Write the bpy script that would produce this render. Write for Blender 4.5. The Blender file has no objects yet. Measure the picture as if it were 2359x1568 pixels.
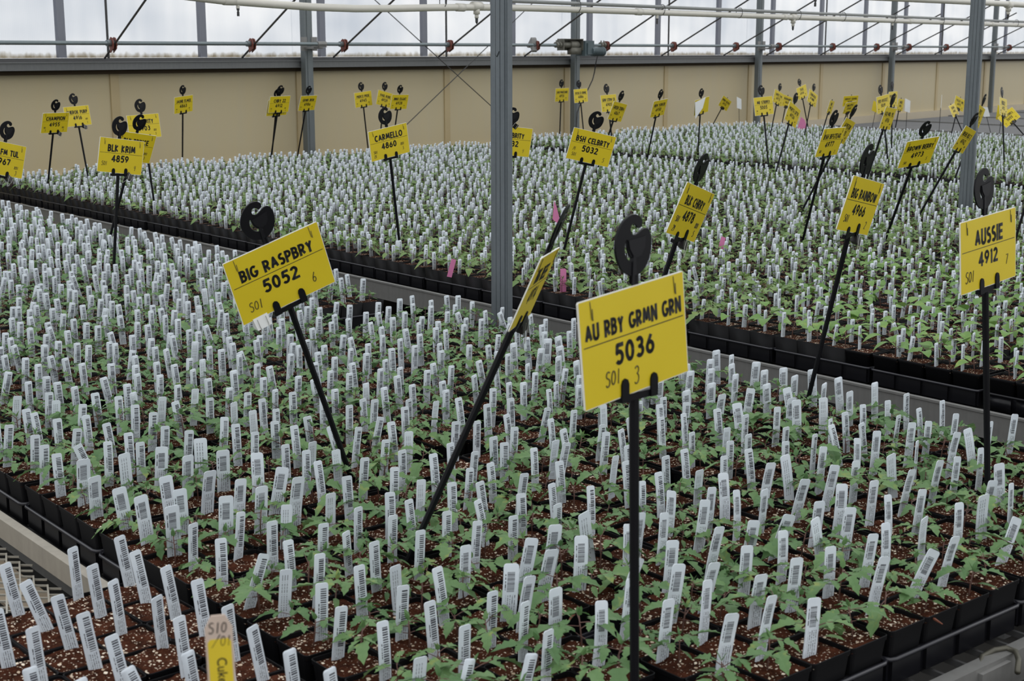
import bpy, bmesh, math, random
import numpy as np
from mathutils import Vector, Matrix

# ------------------------------------------------------------------ camera, sky, exposure
SC = bpy.context.scene
random.seed(7); RNG = np.random.default_rng(7)
FPX, CX, CY = 3300.0, 1179.5, 784.0
CAM_H = 1.65
RC = np.array([[0.7725619,-0.6349390,-0.0007117],[-0.1261502,-0.1523945,-0.9802357],[0.6222815,0.7573825,-0.1978319]])
cam_d = bpy.data.cameras.new('camera'); cam = bpy.data.objects.new('camera', cam_d)
SC.collection.objects.link(cam); SC.camera = cam
cam_d.sensor_width = 36.0; cam_d.lens = 36.0 * FPX / 2359.0
cam_d.clip_start = 0.05; cam_d.clip_end = 300
cam.matrix_world = Matrix(((RC[0][0], -RC[1][0], -RC[2][0], 0), (RC[0][1], -RC[1][1], -RC[2][1], 0),
                           (RC[0][2], -RC[1][2], -RC[2][2], CAM_H), (0, 0, 0, 1)))
cam_d.dof.use_dof = True; cam_d.dof.focus_distance = 4.2; cam_d.dof.aperture_fstop = 14.0

def project(P):
    c = RC @ (np.asarray(P, float) - np.array([0, 0, CAM_H]))
    return c[0] / c[2] * FPX + CX, c[1] / c[2] * FPX + CY, c[2]

world = bpy.data.worlds.new('overcast_sky'); SC.world = world; world.use_nodes = True
wn = world.node_tree; wn.nodes.clear()
wo = wn.nodes.new('ShaderNodeOutputWorld'); wb = wn.nodes.new('ShaderNodeBackground')
wt = wn.nodes.new('ShaderNodeTexCoord'); ws = wn.nodes.new('ShaderNodeSeparateXYZ'); wr = wn.nodes.new('ShaderNodeValToRGB')
wn.links.new(wt.outputs['Generated'], ws.inputs[0]); wn.links.new(ws.outputs['Z'], wr.inputs[0])
wr.color_ramp.elements[0].position = 0.0; wr.color_ramp.elements[0].color = (0.97, 0.985, 1.0, 1)
wr.color_ramp.elements[1].position = 0.9; wr.color_ramp.elements[1].color = (1.0, 1.02, 1.04, 1)
wn.links.new(wr.outputs[0], wb.inputs[0]); wb.inputs[1].default_value = 1.15
wn.links.new(wb.outputs[0], wo.inputs[0])
SC.view_settings.view_transform = 'Standard'; SC.view_settings.look = 'None'
SC.view_settings.exposure = 0.0; SC.view_settings.gamma = 1.0; SC.view_settings.use_curve_mapping = False

# ------------------------------------------------------------------ mesh helpers
class MB:
    def __init__(s): s.v = []; s.f = []; s.m = []; s.uv = []
    def add(s, vs, fs, mat=0, uvs=None):
        b = len(s.v); s.v += [tuple(map(float, p)) for p in vs]
        for i, f in enumerate(fs):
            s.f.append(tuple(b + k for k in f)); s.m.append(mat)
            s.uv.append(uvs[i] if uvs else [(0.0, 0.0)] * len(f))
        return s
    def frame(s, o, ax, ay, az, x0, x1, y0, y1, z0, z1, mat=0):
        o, ax, ay, az = (np.asarray(q, float) for q in (o, ax, ay, az))
        vs = [o + ax * x + ay * y + az * z for z in (z0, z1) for y in (y0, y1) for x in (x0, x1)]
        return s.add(vs, [(0, 2, 3, 1), (4, 5, 7, 6), (0, 1, 5, 4), (2, 6, 7, 3), (0, 4, 6, 2), (1, 3, 7, 5)], mat)
    def box(s, x0, x1, y0, y1, z0, z1, mat=0):
        return s.frame((0, 0, 0), (1, 0, 0), (0, 1, 0), (0, 0, 1), x0, x1, y0, y1, z0, z1, mat)
    def tube(s, pts, rad, n=8, mat=0, cap=True):
        P = [np.asarray(p, float) for p in pts]; R = rad if isinstance(rad, (list, tuple)) else [rad] * len(P)
        vs = []; fs = []; prev = None
        for i, p in enumerate(P):
            d = P[min(i + 1, len(P) - 1)] - P[max(i - 1, 0)]; d = d / (np.linalg.norm(d) + 1e-12)
            if prev is None:
                a = np.cross(d, (0, 0, 1.0)) if abs(d[2]) < .9 else np.cross(d, (1.0, 0, 0))
            else: a = prev - d * np.dot(prev, d)
            a = a / np.linalg.norm(a); prev = a; b = np.cross(d, a)
            for k in range(n):
                t = 2 * math.pi * k / n; vs.append(p + (a * math.cos(t) + b * math.sin(t)) * R[i])
        for i in range(len(P) - 1):
            for k in range(n):
                fs.append((i * n + k, i * n + (k + 1) % n, (i + 1) * n + (k + 1) % n, (i + 1) * n + k))
        if cap: fs += [tuple(range(n - 1, -1, -1)), tuple(range((len(P) - 1) * n, len(P) * n))]
        return s.add(vs, fs, mat)
    def prism(s, poly, depth, org=(0, 0, 0), ax=(1, 0, 0), az=(0, 0, 1), mat=0):
        ax = np.asarray(ax, float); az = np.asarray(az, float); ay = np.cross(az, ax); o = np.asarray(org, float); n = len(poly)
        vs = [o + ax * x + az * z + ay * d for d in (-depth / 2, depth / 2) for x, z in poly]
        fs = [tuple(range(n)), tuple(range(2 * n - 1, n - 1, -1))] + [(i, i + n, (i + 1) % n + n, (i + 1) % n) for i in range(n)]
        return s.add(vs, fs, mat)
    def arrays(s):
        return dict(v=np.array(s.v, float), f=s.f, m=s.m, uv=s.uv)
    def mesh(s, name, mats, smooth=False):
        me = bpy.data.meshes.new(name); me.from_pydata(s.v, [], s.f)
        for m in (mats if isinstance(mats, (list, tuple)) else [mats]): me.materials.append(m)
        me.polygons.foreach_set('material_index', np.array(s.m, dtype=np.int32))
        if any(any(c != (0.0, 0.0) for c in q) for q in s.uv):
            l = me.uv_layers.new(name='UVMap'); l.data.foreach_set('uv', np.array([c for q in s.uv for c in q], dtype=np.float32).ravel())
        if smooth: me.polygons.foreach_set('use_smooth', np.ones(len(s.f), dtype=bool))
        me.update(); return me
    def build(s, name, mats, parent=None, smooth=False):
        return link(name, s.mesh(name, mats, smooth), parent)

def link(name, data, parent=None):
    o = bpy.data.objects.new(name, data); SC.collection.objects.link(o)
    if parent is not None: o.parent = parent
    return o
def tag(o, label, cat=None, group=None, kind=None):
    o['label'] = label
    if cat: o['category'] = cat
    if group: o['group'] = group
    if kind: o['kind'] = kind
    return o
def root(name, loc, label, cat, group=None, mat=None):
    o = bpy.data.objects.new(name, None); SC.collection.objects.link(o); o.empty_display_size = .05
    if mat is not None: o.matrix_world = mat
    else: o.location = loc
    return tag(o, label, cat, group)
def struct(o): o['kind'] = 'structure'; return o

def mass(name, parts, mats):
    """ONE mesh out of many placed copies; parts = [(template arrays, R (N,3,3), T (N,3), tint (N))]"""
    V = []; L = []; LS = []; MI = []; UV = []; TI = []; vb = 0; lb = 0
    for tp, R, T, ti in parts:
        N = len(T)
        if N == 0: continue
        tv = tp['v']; nv = len(tv)
        V.append((np.einsum('nij,vj->nvi', R, tv) + T[:, None, :]).reshape(-1, 3)); TI.append(np.repeat(ti, nv))
        loops = np.array([k for f in tp['f'] for k in f]); nl = len(loops)
        L.append((loops[None] + (np.arange(N) * nv)[:, None] + vb).ravel())
        st = np.cumsum([0] + [len(f) for f in tp['f']])[:-1]
        LS.append((st[None] + (np.arange(N) * nl)[:, None] + lb).ravel()); MI.append(np.tile(np.array(tp['m']), N))
        UV.append(np.tile(np.array([c for q in tp['uv'] for c in q], float), (N, 1)))
        vb += N * nv; lb += N * nl
    V = np.concatenate(V); L = np.concatenate(L); LS = np.concatenate(LS); MI = np.concatenate(MI); UV = np.concatenate(UV); TI = np.concatenate(TI)
    me = bpy.data.meshes.new(name); me.vertices.add(len(V)); me.vertices.foreach_set('co', V.ravel().astype(np.float32))
    me.loops.add(len(L)); me.loops.foreach_set('vertex_index', L.astype(np.int32))
    me.polygons.add(len(LS)); me.polygons.foreach_set('loop_start', LS.astype(np.int32))
    for m in mats: me.materials.append(m)
    me.polygons.foreach_set('material_index', MI.astype(np.int32))
    u = me.uv_layers.new(name='UVMap'); u.data.foreach_set('uv', UV.ravel().astype(np.float32))
    a = me.attributes.new('tint', 'FLOAT', 'POINT'); a.data.foreach_set('value', TI.astype(np.float32))
    me.update(calc_edges=True); me.validate()
    return link(name, me)
def rotz(a):
    c, s = np.cos(a), np.sin(a); o = np.zeros_like(c); i = np.ones_like(c)
    return np.stack([np.stack([c, -s, o], -1), np.stack([s, c, o], -1), np.stack([o, o, i], -1)], -2)
def roty(a):
    c, s = np.cos(a), np.sin(a); o = np.zeros_like(c); i = np.ones_like(c)
    return np.stack([np.stack([c, o, s], -1), np.stack([o, i, o], -1), np.stack([-s, o, c], -1)], -2)
def rotx(a):
    c, s = np.cos(a), np.sin(a); o = np.zeros_like(c); i = np.ones_like(c)
    return np.stack([np.stack([i, o, o], -1), np.stack([o, c, -s], -1), np.stack([o, s, c], -1)], -2)

# ------------------------------------------------------------------ materials
class NT:
    def __init__(s, name):
        s.m = bpy.data.materials.new(name); s.m.use_nodes = True; s.t = s.m.node_tree; s.t.nodes.clear()
        s.out = s.n('ShaderNodeOutputMaterial'); s.b = s.n('ShaderNodeBsdfPrincipled'); s.t.links.new(s.b.outputs[0], s.out.inputs[0])
    def n(s, k, **kw):
        q = s.t.nodes.new(k)
        for a, b in kw.items(): setattr(q, a, b)
        return q
    def put(s, inp, v):
        if v is None: return
        if isinstance(v, bpy.types.NodeSocket): s.t.links.new(v, inp)
        else: inp.default_value = v
    def math(s, op, a, b=None, c=None, clamp=False):
        q = s.n('ShaderNodeMath', operation=op); q.use_clamp = clamp
        for i, v in enumerate((a, b, c)): s.put(q.inputs[i], v)
        return q.outputs[0]
    def mix(s, f, a, b):
        q = s.n('ShaderNodeMix', data_type='RGBA'); s.put(q.inputs[0], f)
        s.put(q.inputs[6], a if isinstance(a, bpy.types.NodeSocket) else (*a, 1)); s.put(q.inputs[7], b if isinstance(b, bpy.types.NodeSocket) else (*b, 1)); return q.outputs[2]
    def noise(s, scale, detail=2.0, vec=None, rough=.5):
        q = s.n('ShaderNodeTexNoise'); q.inputs['Scale'].default_value = scale; q.inputs['Detail'].default_value = detail
        q.inputs['Roughness'].default_value = rough
        if vec is not None: s.put(q.inputs['Vector'], vec)
        return q.outputs[0]
    def ramp(s, v, a, b, x=0.0, y=1.0):
        q = s.n('ShaderNodeMapRange'); s.put(q.inputs[0], v); q.inputs[1].default_value = a; q.inputs[2].default_value = b
        q.inputs[3].default_value = x; q.inputs[4].default_value = y; return q.outputs[0]
    def band(s, v, lo, hi):
        return s.math('MULTIPLY', s.math('GREATER_THAN', v, lo), s.math('LESS_THAN', v, hi))
    def pos(s): return s.n('ShaderNodeNewGeometry').outputs['Position']
    def obj(s): return s.n('ShaderNodeTexCoord').outputs['Object']
    def scale(s, vec, sc):
        q = s.n('ShaderNodeMapping'); q.inputs['Scale'].default_value = sc; s.put(q.inputs['Vector'], vec); return q.outputs[0]
    def bump(s, h, st=.3, d=.002):
        q = s.n('ShaderNodeBump'); q.inputs['Strength'].default_value = st; q.inputs['Distance'].default_value = d
        s.put(q.inputs['Height'], h); s.put(s.b.inputs['Normal'], q.outputs[0])
    def fin(s, col=None, rough=.5, metal=0.0, spec=None):
        if col is not None: s.put(s.b.inputs['Base Color'], col if isinstance(col, bpy.types.NodeSocket) else (*col, 1))
        s.put(s.b.inputs['Roughness'], rough); s.put(s.b.inputs['Metallic'], metal)
        if spec is not None: s.b.inputs['Specular IOR Level'].default_value = spec
        return s.m

def plain(name, col, rough=.5, metal=0.0, var=.12, scale=30.0, spec=None):
    q = NT(name); f = q.noise(scale, 3.0, q.obj())
    c2 = tuple(min(1, c * (1 + var)) for c in col); c1 = tuple(c * (1 - var) for c in col)
    return q.fin(q.mix(f, c1, c2), rough, metal, spec)

def galv(name, col, rough=.5, streak=.3):
    q = NT(name); p = q.pos()
    a = q.noise(6.0, 4.0, q.scale(p, (9, 9, 1.2))); b = q.noise(70.0, 2.0, p)
    f = q.math('ADD', q.math('MULTIPLY', a, .7), q.math('MULTIPLY', b, .3))
    c = q.mix(f, tuple(x * (1 - streak) for x in col), tuple(x * (1 + streak) for x in col))
    return q.fin(c, rough, .35)

M = {}
M['mullion'] = galv('mullion_zinc', (.20, .21, .245), .5, .12)
M['wallpost'] = galv('wall_post_zinc', (.15, .17, .175), .5, .25)
M['post'] = galv('galvanised_post', (.135, .155, .17), .5)
M['alu'] = galv('aluminium_rail', (.22, .218, .21), .45, .22)
M['railtan'] = galv('dusty_aluminium', (.34, .31, .26), .5, .25)
M['shaft'] = plain('zinc_shaft', (.2, .235, .245), .4, .5)
M['rod'] = plain('dark_rod', (.055, .055, .055), .5, .4)
M['rust'] = plain('red_oxide_bracket', (.18, .05, .034), .65)
M['motor'] = plain('teal_motor', (.075, .105, .115), .5, .1, .25, 18)
M['bracket'] = plain('motor_bracket', (.15, .145, .12), .55, .3, .3, 25)
M['pvc'] = plain('white_pvc', (.6, .58, .52), .4, 0, .08, 12)
M['conduit'] = plain('grey_conduit', (.23, .24, .235), .5, .3)
M['nozzle'] = plain('black_nozzle', (.03, .03, .03), .5)
M['stake'] = plain('black_stake_plastic', (.0045, .0045, .006), .42, 0, .1, 30, .16)
M['plastic'] = plain('black_pot_plastic', (.005, .005, .006), .5, 0, .2, 30, .14)
M['tray'] = plain('black_tray_plastic', (.007, .007, .009), .3, 0, .2, 30, .3)
M['ink'] = plain('black_ink', (.008, .008, .008), .5, 0, .1)
M['pen'] = plain('pen_ink', (.05, .04, .012), .6, 0, .1)
M['cardedge'] = plain('white_card_edge', (.74, .74, .68), .5, 0, .05)
M['white'] = plain('white_flag_card', (.72, .74, .74), .5, 0, .05)
M['wire'] = plain('clip_wire', (.45, .45, .43), .3, .8)
M['clipblack'] = plain('binder_clip_black', (.012, .01, .01), .35)
M['clipwhite'] = plain('binder_clip_white', (.68, .69, .68), .4)
M['pink'] = plain('pink_flag', (.62, .19, .38), .5, 0, .1)
M['wood'] = plain('pale_craft_wood', (.58, .46, .38), .6, 0, .08, 60)
M['stick_yellow'] = plain('yellow_sticker', (.70, .53, .03), .45, 0, .04)
M['bark'] = plain('bark_chip', (.16, .05, .025), .7, 0, .3)
M['floor'] = plain('dark_ground', (.03, .028, .025), .8, 0, .4, 3)
M['mat_grey'] = plain('grey_bench_mat', (.105, .105, .105), .7, 0, .15, 2)
M['curb'] = plain('cream_knee_wall', (.52, .45, .33), .6, 0, .1, 3)
M['benchleg'] = plain('bench_leg_steel', (.12, .12, .12), .5, .4)

q = NT('yellow_card'); f = q.noise(14, 3, q.obj())
M['yellow'] = q.fin(q.mix(f, (.61, .46, .009), (.67, .52, .016)), .42, 0, .4)

def soil_mat():
    q = NT('peat_and_perlite'); p = q.pos()
    n1 = q.noise(45, 5, p, .65); n2 = q.noise(260, 3, p)
    base = q.mix(q.ramp(n1, .3, .7), (.014, .005, .003), (.075, .025, .0135))
    base = q.mix(q.ramp(n2, .5, .75, 0, .5), base, (.12, .045, .022))
    col = base; hh = q.math('MULTIPLY', n2, .5)
    warp = q.n('ShaderNodeVectorMath', operation='ADD'); q.put(warp.inputs[0], p)
    wv = q.n('ShaderNodeTexNoise'); wv.inputs['Scale'].default_value = 220; q.put(wv.inputs['Vector'], p)
    sub = q.n('ShaderNodeVectorMath', operation='SCALE'); q.put(sub.inputs[0], wv.outputs['Color']); sub.inputs[3].default_value = .0035
    q.put(warp.inputs[1], sub.outputs[0])
    for sc, cut, r in ((150, .66, .40), (270, .56, .38)):
        v = q.n('ShaderNodeTexVoronoi'); v.inputs['Scale'].default_value = sc; q.put(v.inputs['Vector'], warp.outputs[0])
        sp = q.n('ShaderNodeSeparateColor'); q.put(sp.inputs[0], v.outputs['Color'])
        size = q.math('MULTIPLY', q.math('SUBTRACT', sp.outputs[0], cut), r / (1 - cut) * 1.25)
        k = q.math('LESS_THAN', v.outputs['Distance'], size)
        tone = q.mix(sp.outputs[1], (.50, .38, .27), (.88, .78, .64))
        col = q.mix(k, col, tone); hh = q.math('ADD', hh, q.math('MULTIPLY', k, .8))
    q.bump(hh, .9, .0025)
    return q.fin(col, .95, 0, .04)
M['soil'] = soil_mat()

def label_mat(name, wide):
    q = NT(name); uv = q.n('ShaderNodeUVMap').outputs[0]; s = q.n('ShaderNodeSeparateXYZ'); q.put(s.inputs[0], uv)
    # U: 0..1 front print, 2..3 back (writing only), below 0 = blank edge
    U = s.outputs[0]; V = s.outputs[1]
    at = q.n('ShaderNodeAttribute', attribute_name='tint'); oi = q.n('ShaderNodeObjectInfo')
    rnd = q.math('ADD', q.math('MULTIPLY', at.outputs['Fac'], 37.0), q.math('MULTIPLY', oi.outputs['Random'], 61.0))
    def wn(x, off=0.0):
        w = q.n('ShaderNodeTexWhiteNoise', noise_dimensions='2D'); c = q.n('ShaderNodeCombineXYZ')
        q.put(c.inputs[0], x); q.put(c.inputs[1], q.math('ADD', q.math('FLOOR', rnd), off)); q.put(w.inputs['Vector'], c.outputs[0]); return w.outputs[0]
    if wide: bu, bv, nb, tv = (.24, .74), (.55, .87), 56.0, (.0, .50)
    else: bu, bv, nb, tv = (.40, .86), (.34, .92), 27.0, (.03, .31)
    bars = q.math('MULTIPLY', q.math('MULTIPLY', q.band(U, *bu), q.band(V, *bv)), q.math('LESS_THAN', q.math('FRACT', q.math('MULTIPLY', V, nb)), q.math('ADD', .42, q.math('MULTIPLY', .38, wn(q.math('FLOOR', q.math('MULTIPLY', V, nb)))))))
    fr = q.math('FRACT', q.math('MULTIPLY', U, 6.5))
    txt = q.math('MULTIPLY', q.math('MULTIPLY', q.band(U, .2, .84), q.band(V, *tv)), q.math('LESS_THAN', fr, .42))
    gap = q.math('GREATER_THAN', wn(q.math('ADD', q.math('FLOOR', q.math('MULTIPLY', V, 150)), q.math('MULTIPLY', q.math('FLOOR', q.math('MULTIPLY', U, 6.5)), 300.0)), 5.0), .34)
    txt = q.math('MULTIPLY', txt, gap)
    if wide: num = q.math('MULTIPLY', q.band(U, .1, .17), q.band(V, .58, .84))
    else: num = q.math('MULTIPLY', q.band(U, .24, .32), q.band(V, .42, .66))
    num = q.math('MULTIPLY', num, q.math('GREATER_THAN', wn(q.math('FLOOR', q.math('MULTIPLY', V, 120)), 9.0), .3))
    bf = q.math('FRACT', q.math('MULTIPLY', U, 5.0))
    back = q.math('MULTIPLY', q.math('MULTIPLY', q.band(U, 2.2, 2.8), q.band(V, .15, .9)), q.math('LESS_THAN', bf, .35))
    back = q.math('MULTIPLY', back, q.math('GREATER_THAN', wn(q.math('FLOOR', q.math('MULTIPLY', V, 90)), 3.0), .3))
    ink = q.math('ADD', q.math('ADD', bars, q.math('MULTIPLY', txt, .8)), q.math('ADD', num, q.math('MULTIPLY', back, .65)), clamp=True)
    w1 = q.mix(q.noise(40, 2, q.pos()), (.60, .66, .72), (.70, .75, .80))
    return q.fin(q.mix(q.math('MULTIPLY', ink, .97), w1, (.025, .025, .035)), .45, 0, .35)
M['label'] = label_mat('barcode_label_plastic', False); M['wlabel'] = label_mat('wide_barcode_label_plastic', True)

def leaf_mat(name, c1, c2, c3):
    q = NT(name); at = q.n('ShaderNodeAttribute', attribute_name='tint'); oi = q.n('ShaderNodeObjectInfo')
    r = q.math('FRACT', q.math('ADD', at.outputs['Fac'], oi.outputs['Random']))
    n = q.noise(55, 3, q.pos())
    c = q.mix(q.math('ADD', q.math('MULTIPLY', r, .6), q.math('MULTIPLY', n, .45), clamp=True), c1, c2)
    c = q.mix(q.ramp(q.math('ADD', n, q.math('MULTIPLY', r, .12)), .68, .80, 0, .8), c, c3)
    q.put(q.b.inputs['Base Color'], c); q.b.inputs['Roughness'].default_value = .5; q.b.inputs['Specular IOR Level'].default_value = .35
    tr = q.n('ShaderNodeBsdfTranslucent'); q.put(tr.inputs[0], c); mx = q.n('ShaderNodeMixShader'); mx.inputs[0].default_value = .25
    q.t.links.new(q.b.outputs[0], mx.inputs[1]); q.t.links.new(tr.outputs[0], mx.inputs[2]); q.t.links.new(mx.outputs[0], q.out.inputs[0])
    return q.m
M['leaf'] = leaf_mat('tomato_leaf', (.082, .180, .068), (.190, .325, .125), (.30, .36, .10))
M['leafm'] = leaf_mat('light_tomato_leaf', (.115, .215, .065), (.225, .34, .115), (.33, .37, .09))
M['sillrail'] = galv('sill_rail_zinc', (.145, .15, .15), .5, .2)
M['leafb'] = leaf_mat('broad_leaf', (.12, .25, .06), (.22, .38, .10), (.34, .42, .10))
M['stem'] = plain('purple_brown_stem', (.13, .065, .05), .6, 0, .35, 80)

def tan_mat():
    q = NT('tan_wall_sheet'); p = q.pos(); s = q.n('ShaderNodeSeparateXYZ'); q.put(s.inputs[0], p)
    n = q.noise(1.1, 3, q.scale(p, (1, 1, .5))); st = q.noise(3.0, 3, q.scale(p, (3.5, 3.5, .25)))
    c = q.mix(n, (.52, .42, .235), (.56, .48, .30)); c = q.mix(q.math('MULTIPLY', st, .35), c, (.47, .445, .36))
    return q.fin(c, .45, 0, .3)
M['tan'] = tan_mat()
M['seam'] = plain('yellowed_seam', (.47, .37, .2), .5, 0, .12, 3)

def panel_mat():
    q = NT('polycarbonate_glazing'); p = q.pos(); s = q.n('ShaderNodeSeparateXYZ'); q.put(s.inputs[0], p)
    uvn = q.n('ShaderNodeUVMap').outputs[0]; us = q.n('ShaderNodeSeparateXYZ'); q.put(us.inputs[0], uvn)   # u metres along the wall, v metres above the sill
    rib = q.math('SINE', q.math('MULTIPLY', us.outputs[0], 2 * math.pi / .016))
    big = q.noise(.55, 3, q.scale(p, (1, 1, 2.2))); str_ = q.noise(1.5, 3, q.scale(p, (4, 4, .35)))
    f = q.math('ADD', q.math('MULTIPLY', big, .75), q.math('MULTIPLY', str_, .25))
    c = q.mix(q.ramp(f, .32, .62), (.80, .825, .86), (1.0, 1.0, 1.0))  # mottling of dirt and outside cloud shade, both put into the glazing colour
    c = q.mix(q.ramp(rib, -1, 1, 0, .05), c, (.5, .52, .55))
    dn = q.noise(22, 4, q.scale(p, (1, 1, .45))); dv = q.math('SUBTRACT', q.math('MULTIPLY', dn, .09), us.outputs[1])
    c = q.mix(q.ramp(dv, .005, .05, 0, .75), c, (.30, .24, .13))
    tr = q.n('ShaderNodeBsdfTranslucent'); q.put(tr.inputs[0], c); tp = q.n('ShaderNodeBsdfTransparent'); q.put(tp.inputs[0], c)
    mx = q.n('ShaderNodeMixShader'); mx.inputs[0].default_value = .72
    q.t.links.new(tr.outputs[0], mx.inputs[1]); q.t.links.new(tp.outputs[0], mx.inputs[2]); q.t.links.new(mx.outputs[0], q.out.inputs[0])
    return q.m
M['panel'] = panel_mat()

# ------------------------------------------------------------------ the building
U = np.array([.983, .1845, 0]); U /= np.linalg.norm(U); NRM = np.array([-U[1], U[0], 0]); P0 = np.array([6.827, 11.235, 0]); Q0 = np.array([6.38, 10.5, 0]); ZZ = np.array([0, 0, 1.0])
def WP(t, off, z): return P0 + U * t + NRM * off + ZZ * z
def wbox(mb, t0, t1, o0, o1, z0, z1, mat=0): return mb.frame(P0, U, NRM, ZZ, t0, t1, o0, o1, z0, z1, mat)
def PP(t, off, z): return Q0 + U * t + NRM * off + ZZ * z      # along the water pipes
def wall_y(x): return 11.235 + .1877 * (x - 6.827)
T0, T1 = -7.3, 25.6
struct(MB().box(-14, 42, -8, 24, -.1, 0).build('floor', M['floor']))
struct(wbox(MB(), T0, T1, .15, .17, .69, 1.52).build('wall_back', M['tan']))
struct(wbox(MB(), T0, T1, .08, .30, 0, .697).build('trim_1', M['curb']))
mb = MB()
for k in range(-3, 14): wbox(mb, -1.894 + 1.969 * k - .04, -1.894 + 1.969 * k + .04, .138, .15, .697, 1.49)
struct(mb.build('trim_2', M['seam']))
struct(wbox(MB(), T0, T1, .06, .16, 1.475, 1.508).build('trim_3', plain('brown_shadow_strip', (.045, .033, .02), .8, 0, .2, 5, .1)))  # strip under the sill rail, the shadow there put into its dark brown
mb = MB(); wbox(mb, T0, T1, -.0, .10, 1.509, 1.573); wbox(mb, T0, T1, -.01, .0, 1.509, 1.515); wbox(mb, T0, T1, -.012, .0, 1.564, 1.573)
struct(mb.build('trim_4', M['sillrail']))
struct(wbox(MB(), T0, T1, .03, .13, 1.573, 1.600).build('trim_5', plain('dark_sill', (.08, .08, .082), .5, .3)))
for i, k in enumerate(range(-2, 7)):
    ta, tb = 3.92 * k, 3.92 * (k + 1); mb = MB()
    V = [WP(ta, .14, 1.602), WP(tb, .14, 1.602), WP(tb, .14, 3.6), WP(ta, .14, 3.6), WP(ta, .148, 1.602), WP(tb, .148, 1.602), WP(tb, .148, 3.6), WP(ta, .148, 3.6)]
    mb.add(V, [(0, 1, 2, 3), (5, 4, 7, 6), (0, 4, 5, 1), (3, 2, 6, 7), (0, 3, 7, 4), (1, 5, 6, 2)], 0,
           [[(ta, 0), (tb, 0), (tb, 2), (ta, 2)], [(tb, 0), (ta, 0), (ta, 2), (tb, 2)]] + [[(ta, 1)] * 4] * 4)
    w = struct(mb.build('window_%d' % (i + 1), M['panel']))
mb = MB()
for k in range(-4, 22):
    t = -2.375 + 1.3536 * k; wbox(mb, t - .034, t + .034, .10, .138, 1.602, 3.6)
struct(mb.build('trim_6', M['mullion']))
mb = MB(); wbox(mb, T0, T1, .0, .14, 3.6, 3.72); struct(mb.build('trim_7', M['alu']))

WHERE_T = ['', 'beyond the left frame edge', 'crossed by a small yellow sign', 'carrying the shaft motor', 'next after the motor post', 'fourth from the left, above the sign cluster', 'just right of the far channel post', 'beyond the right frame edge']
def wall_post(i, k):
    t = 3.92 * k; r = root('steel_post', WP(t, 0, 0), 'grey steel wall post ' + WHERE_T[i] + ' on the vent wall', 'post', 'posts along the vent wall')
    mb = MB(); c = [(-.045, -.03), (.045, -.03), (.045, .03), (-.045, .03)]
    mb.frame((0, 0, 0), U, NRM, ZZ, -.045, .045, -.075, -.015, 0, 3.6); mb.frame((0, 0, 0), U, NRM, ZZ, -.02, .02, -.08, -.075, 0, 3.6)
    mb.build('column', M['wallpost'], r)
    if k != 1:
        mb = MB()
        for s in (-1, 1): mb.frame((0, 0, 0), U, NRM, ZZ, s * .06 - .035, s * .06 + .035, -.082, -.077, 1.655, 1.775)
        mb.frame((0, 0, 0), U, NRM, ZZ, -.055, .055, -.20, -.08, 1.672, 1.69); mb.frame((0, 0, 0), U, NRM, ZZ, -.045, .045, -.262, -.2, 1.684, 1.692)
        mb.tube([U * -.05 + NRM * -.235 + ZZ * 1.713, U * .05 + NRM * -.235 + ZZ * 1.713], .026, 10)
        mb.build('bearing_bracket', M['alu'], r)
for i, k in enumerate(range(-1, 6)): wall_post(i + 1, k)

def front_post(x, y, label):
    r = root('support_post', (x, y, 0), label, 'post', 'support posts between the benches')
    mb = MB(); mb.frame((0, 0, 0), U, NRM, ZZ, -.015, .015, -.035, .035, 0, 3.6)
    for a in (-.0275, -.008, .0105): mb.frame((0, 0, 0), U, NRM, ZZ, -.0185, -.015, a, a + .017, 0, 3.6)
    mb.frame((0, 0, 0), U, NRM, ZZ, -.013, .011, -.038, -.035, 0, 3.6)
    mb.build('channel', M['post'], r)
    mb = MB(); mb.frame((0, 0, 0), U, NRM, ZZ, -.07, .07, -.07, .07, 0, .012); mb.build('base_plate', M['alu'], r)
    return r
FP1, FP2 = (3.06, 3.779), (6.94, 4.508)
r = front_post(*FP1, 'grey steel channel post rising between the two benches, nearest and widest of the posts')
MB().tube([(-.0195, .012, 1.645), (-.0195, .0, 1.632), (-.0195, -.012, 1.65)], .0012, 5).build('pencil_mark', M['ink'], r)
front_post(*FP2, 'grey steel channel post standing in the far bench behind the sign reading 4912')

# thin hangers, shaft, vent rods
for k in range(-1, 5):
    t = -2.054 + 3.906 * k; o = MB().tube([WP(t, -.03, 1.60), WP(t, -.03, 3.6)], .010, 8).build('hanger_rod', M['rod'])
    tag(o, 'thin dark upright rod, number %s from the left along the glazing' % ['zero', 'one', 'two', 'three', 'four', 'five'][k + 1], 'rod', 'upright rods in front of the glazing')
o = MB().tube([WP(T0, -.235, 1.713), WP(T1, -.235, 1.713)], .0155, 12).build('vent_shaft', M['shaft'], None, True)
tag(o, 'long zinc drive shaft running along the vent wall above the rail', 'shaft')
RDIR = U * -.276 / .885 + NRM * -1 + ZZ * .42
CL = [(-3.3, 1.5), (-2.02, 1.5), (-.74, 1.55), (.25, 1.6), (1.56, 2.2), (2.8, 1.9), (3.95, 2.2), (5.19, 2.0), (6.49, 1.6), (7.48, 2.0), (8.86, 1.35), (10.12, 1.15), (11.12, 1.6), (12.39, 1.3), (13.6, 1.4), (14.82, 1.4), (16.1, 1.4)]
ORD = ['first', 'second', 'third', 'fourth', 'fifth', 'sixth', 'seventh', 'eighth', 'ninth', 'tenth', 'eleventh', 'twelfth', 'thirteenth', 'fourteenth', 'fifteenth', 'sixteenth', 'seventeenth']
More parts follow.
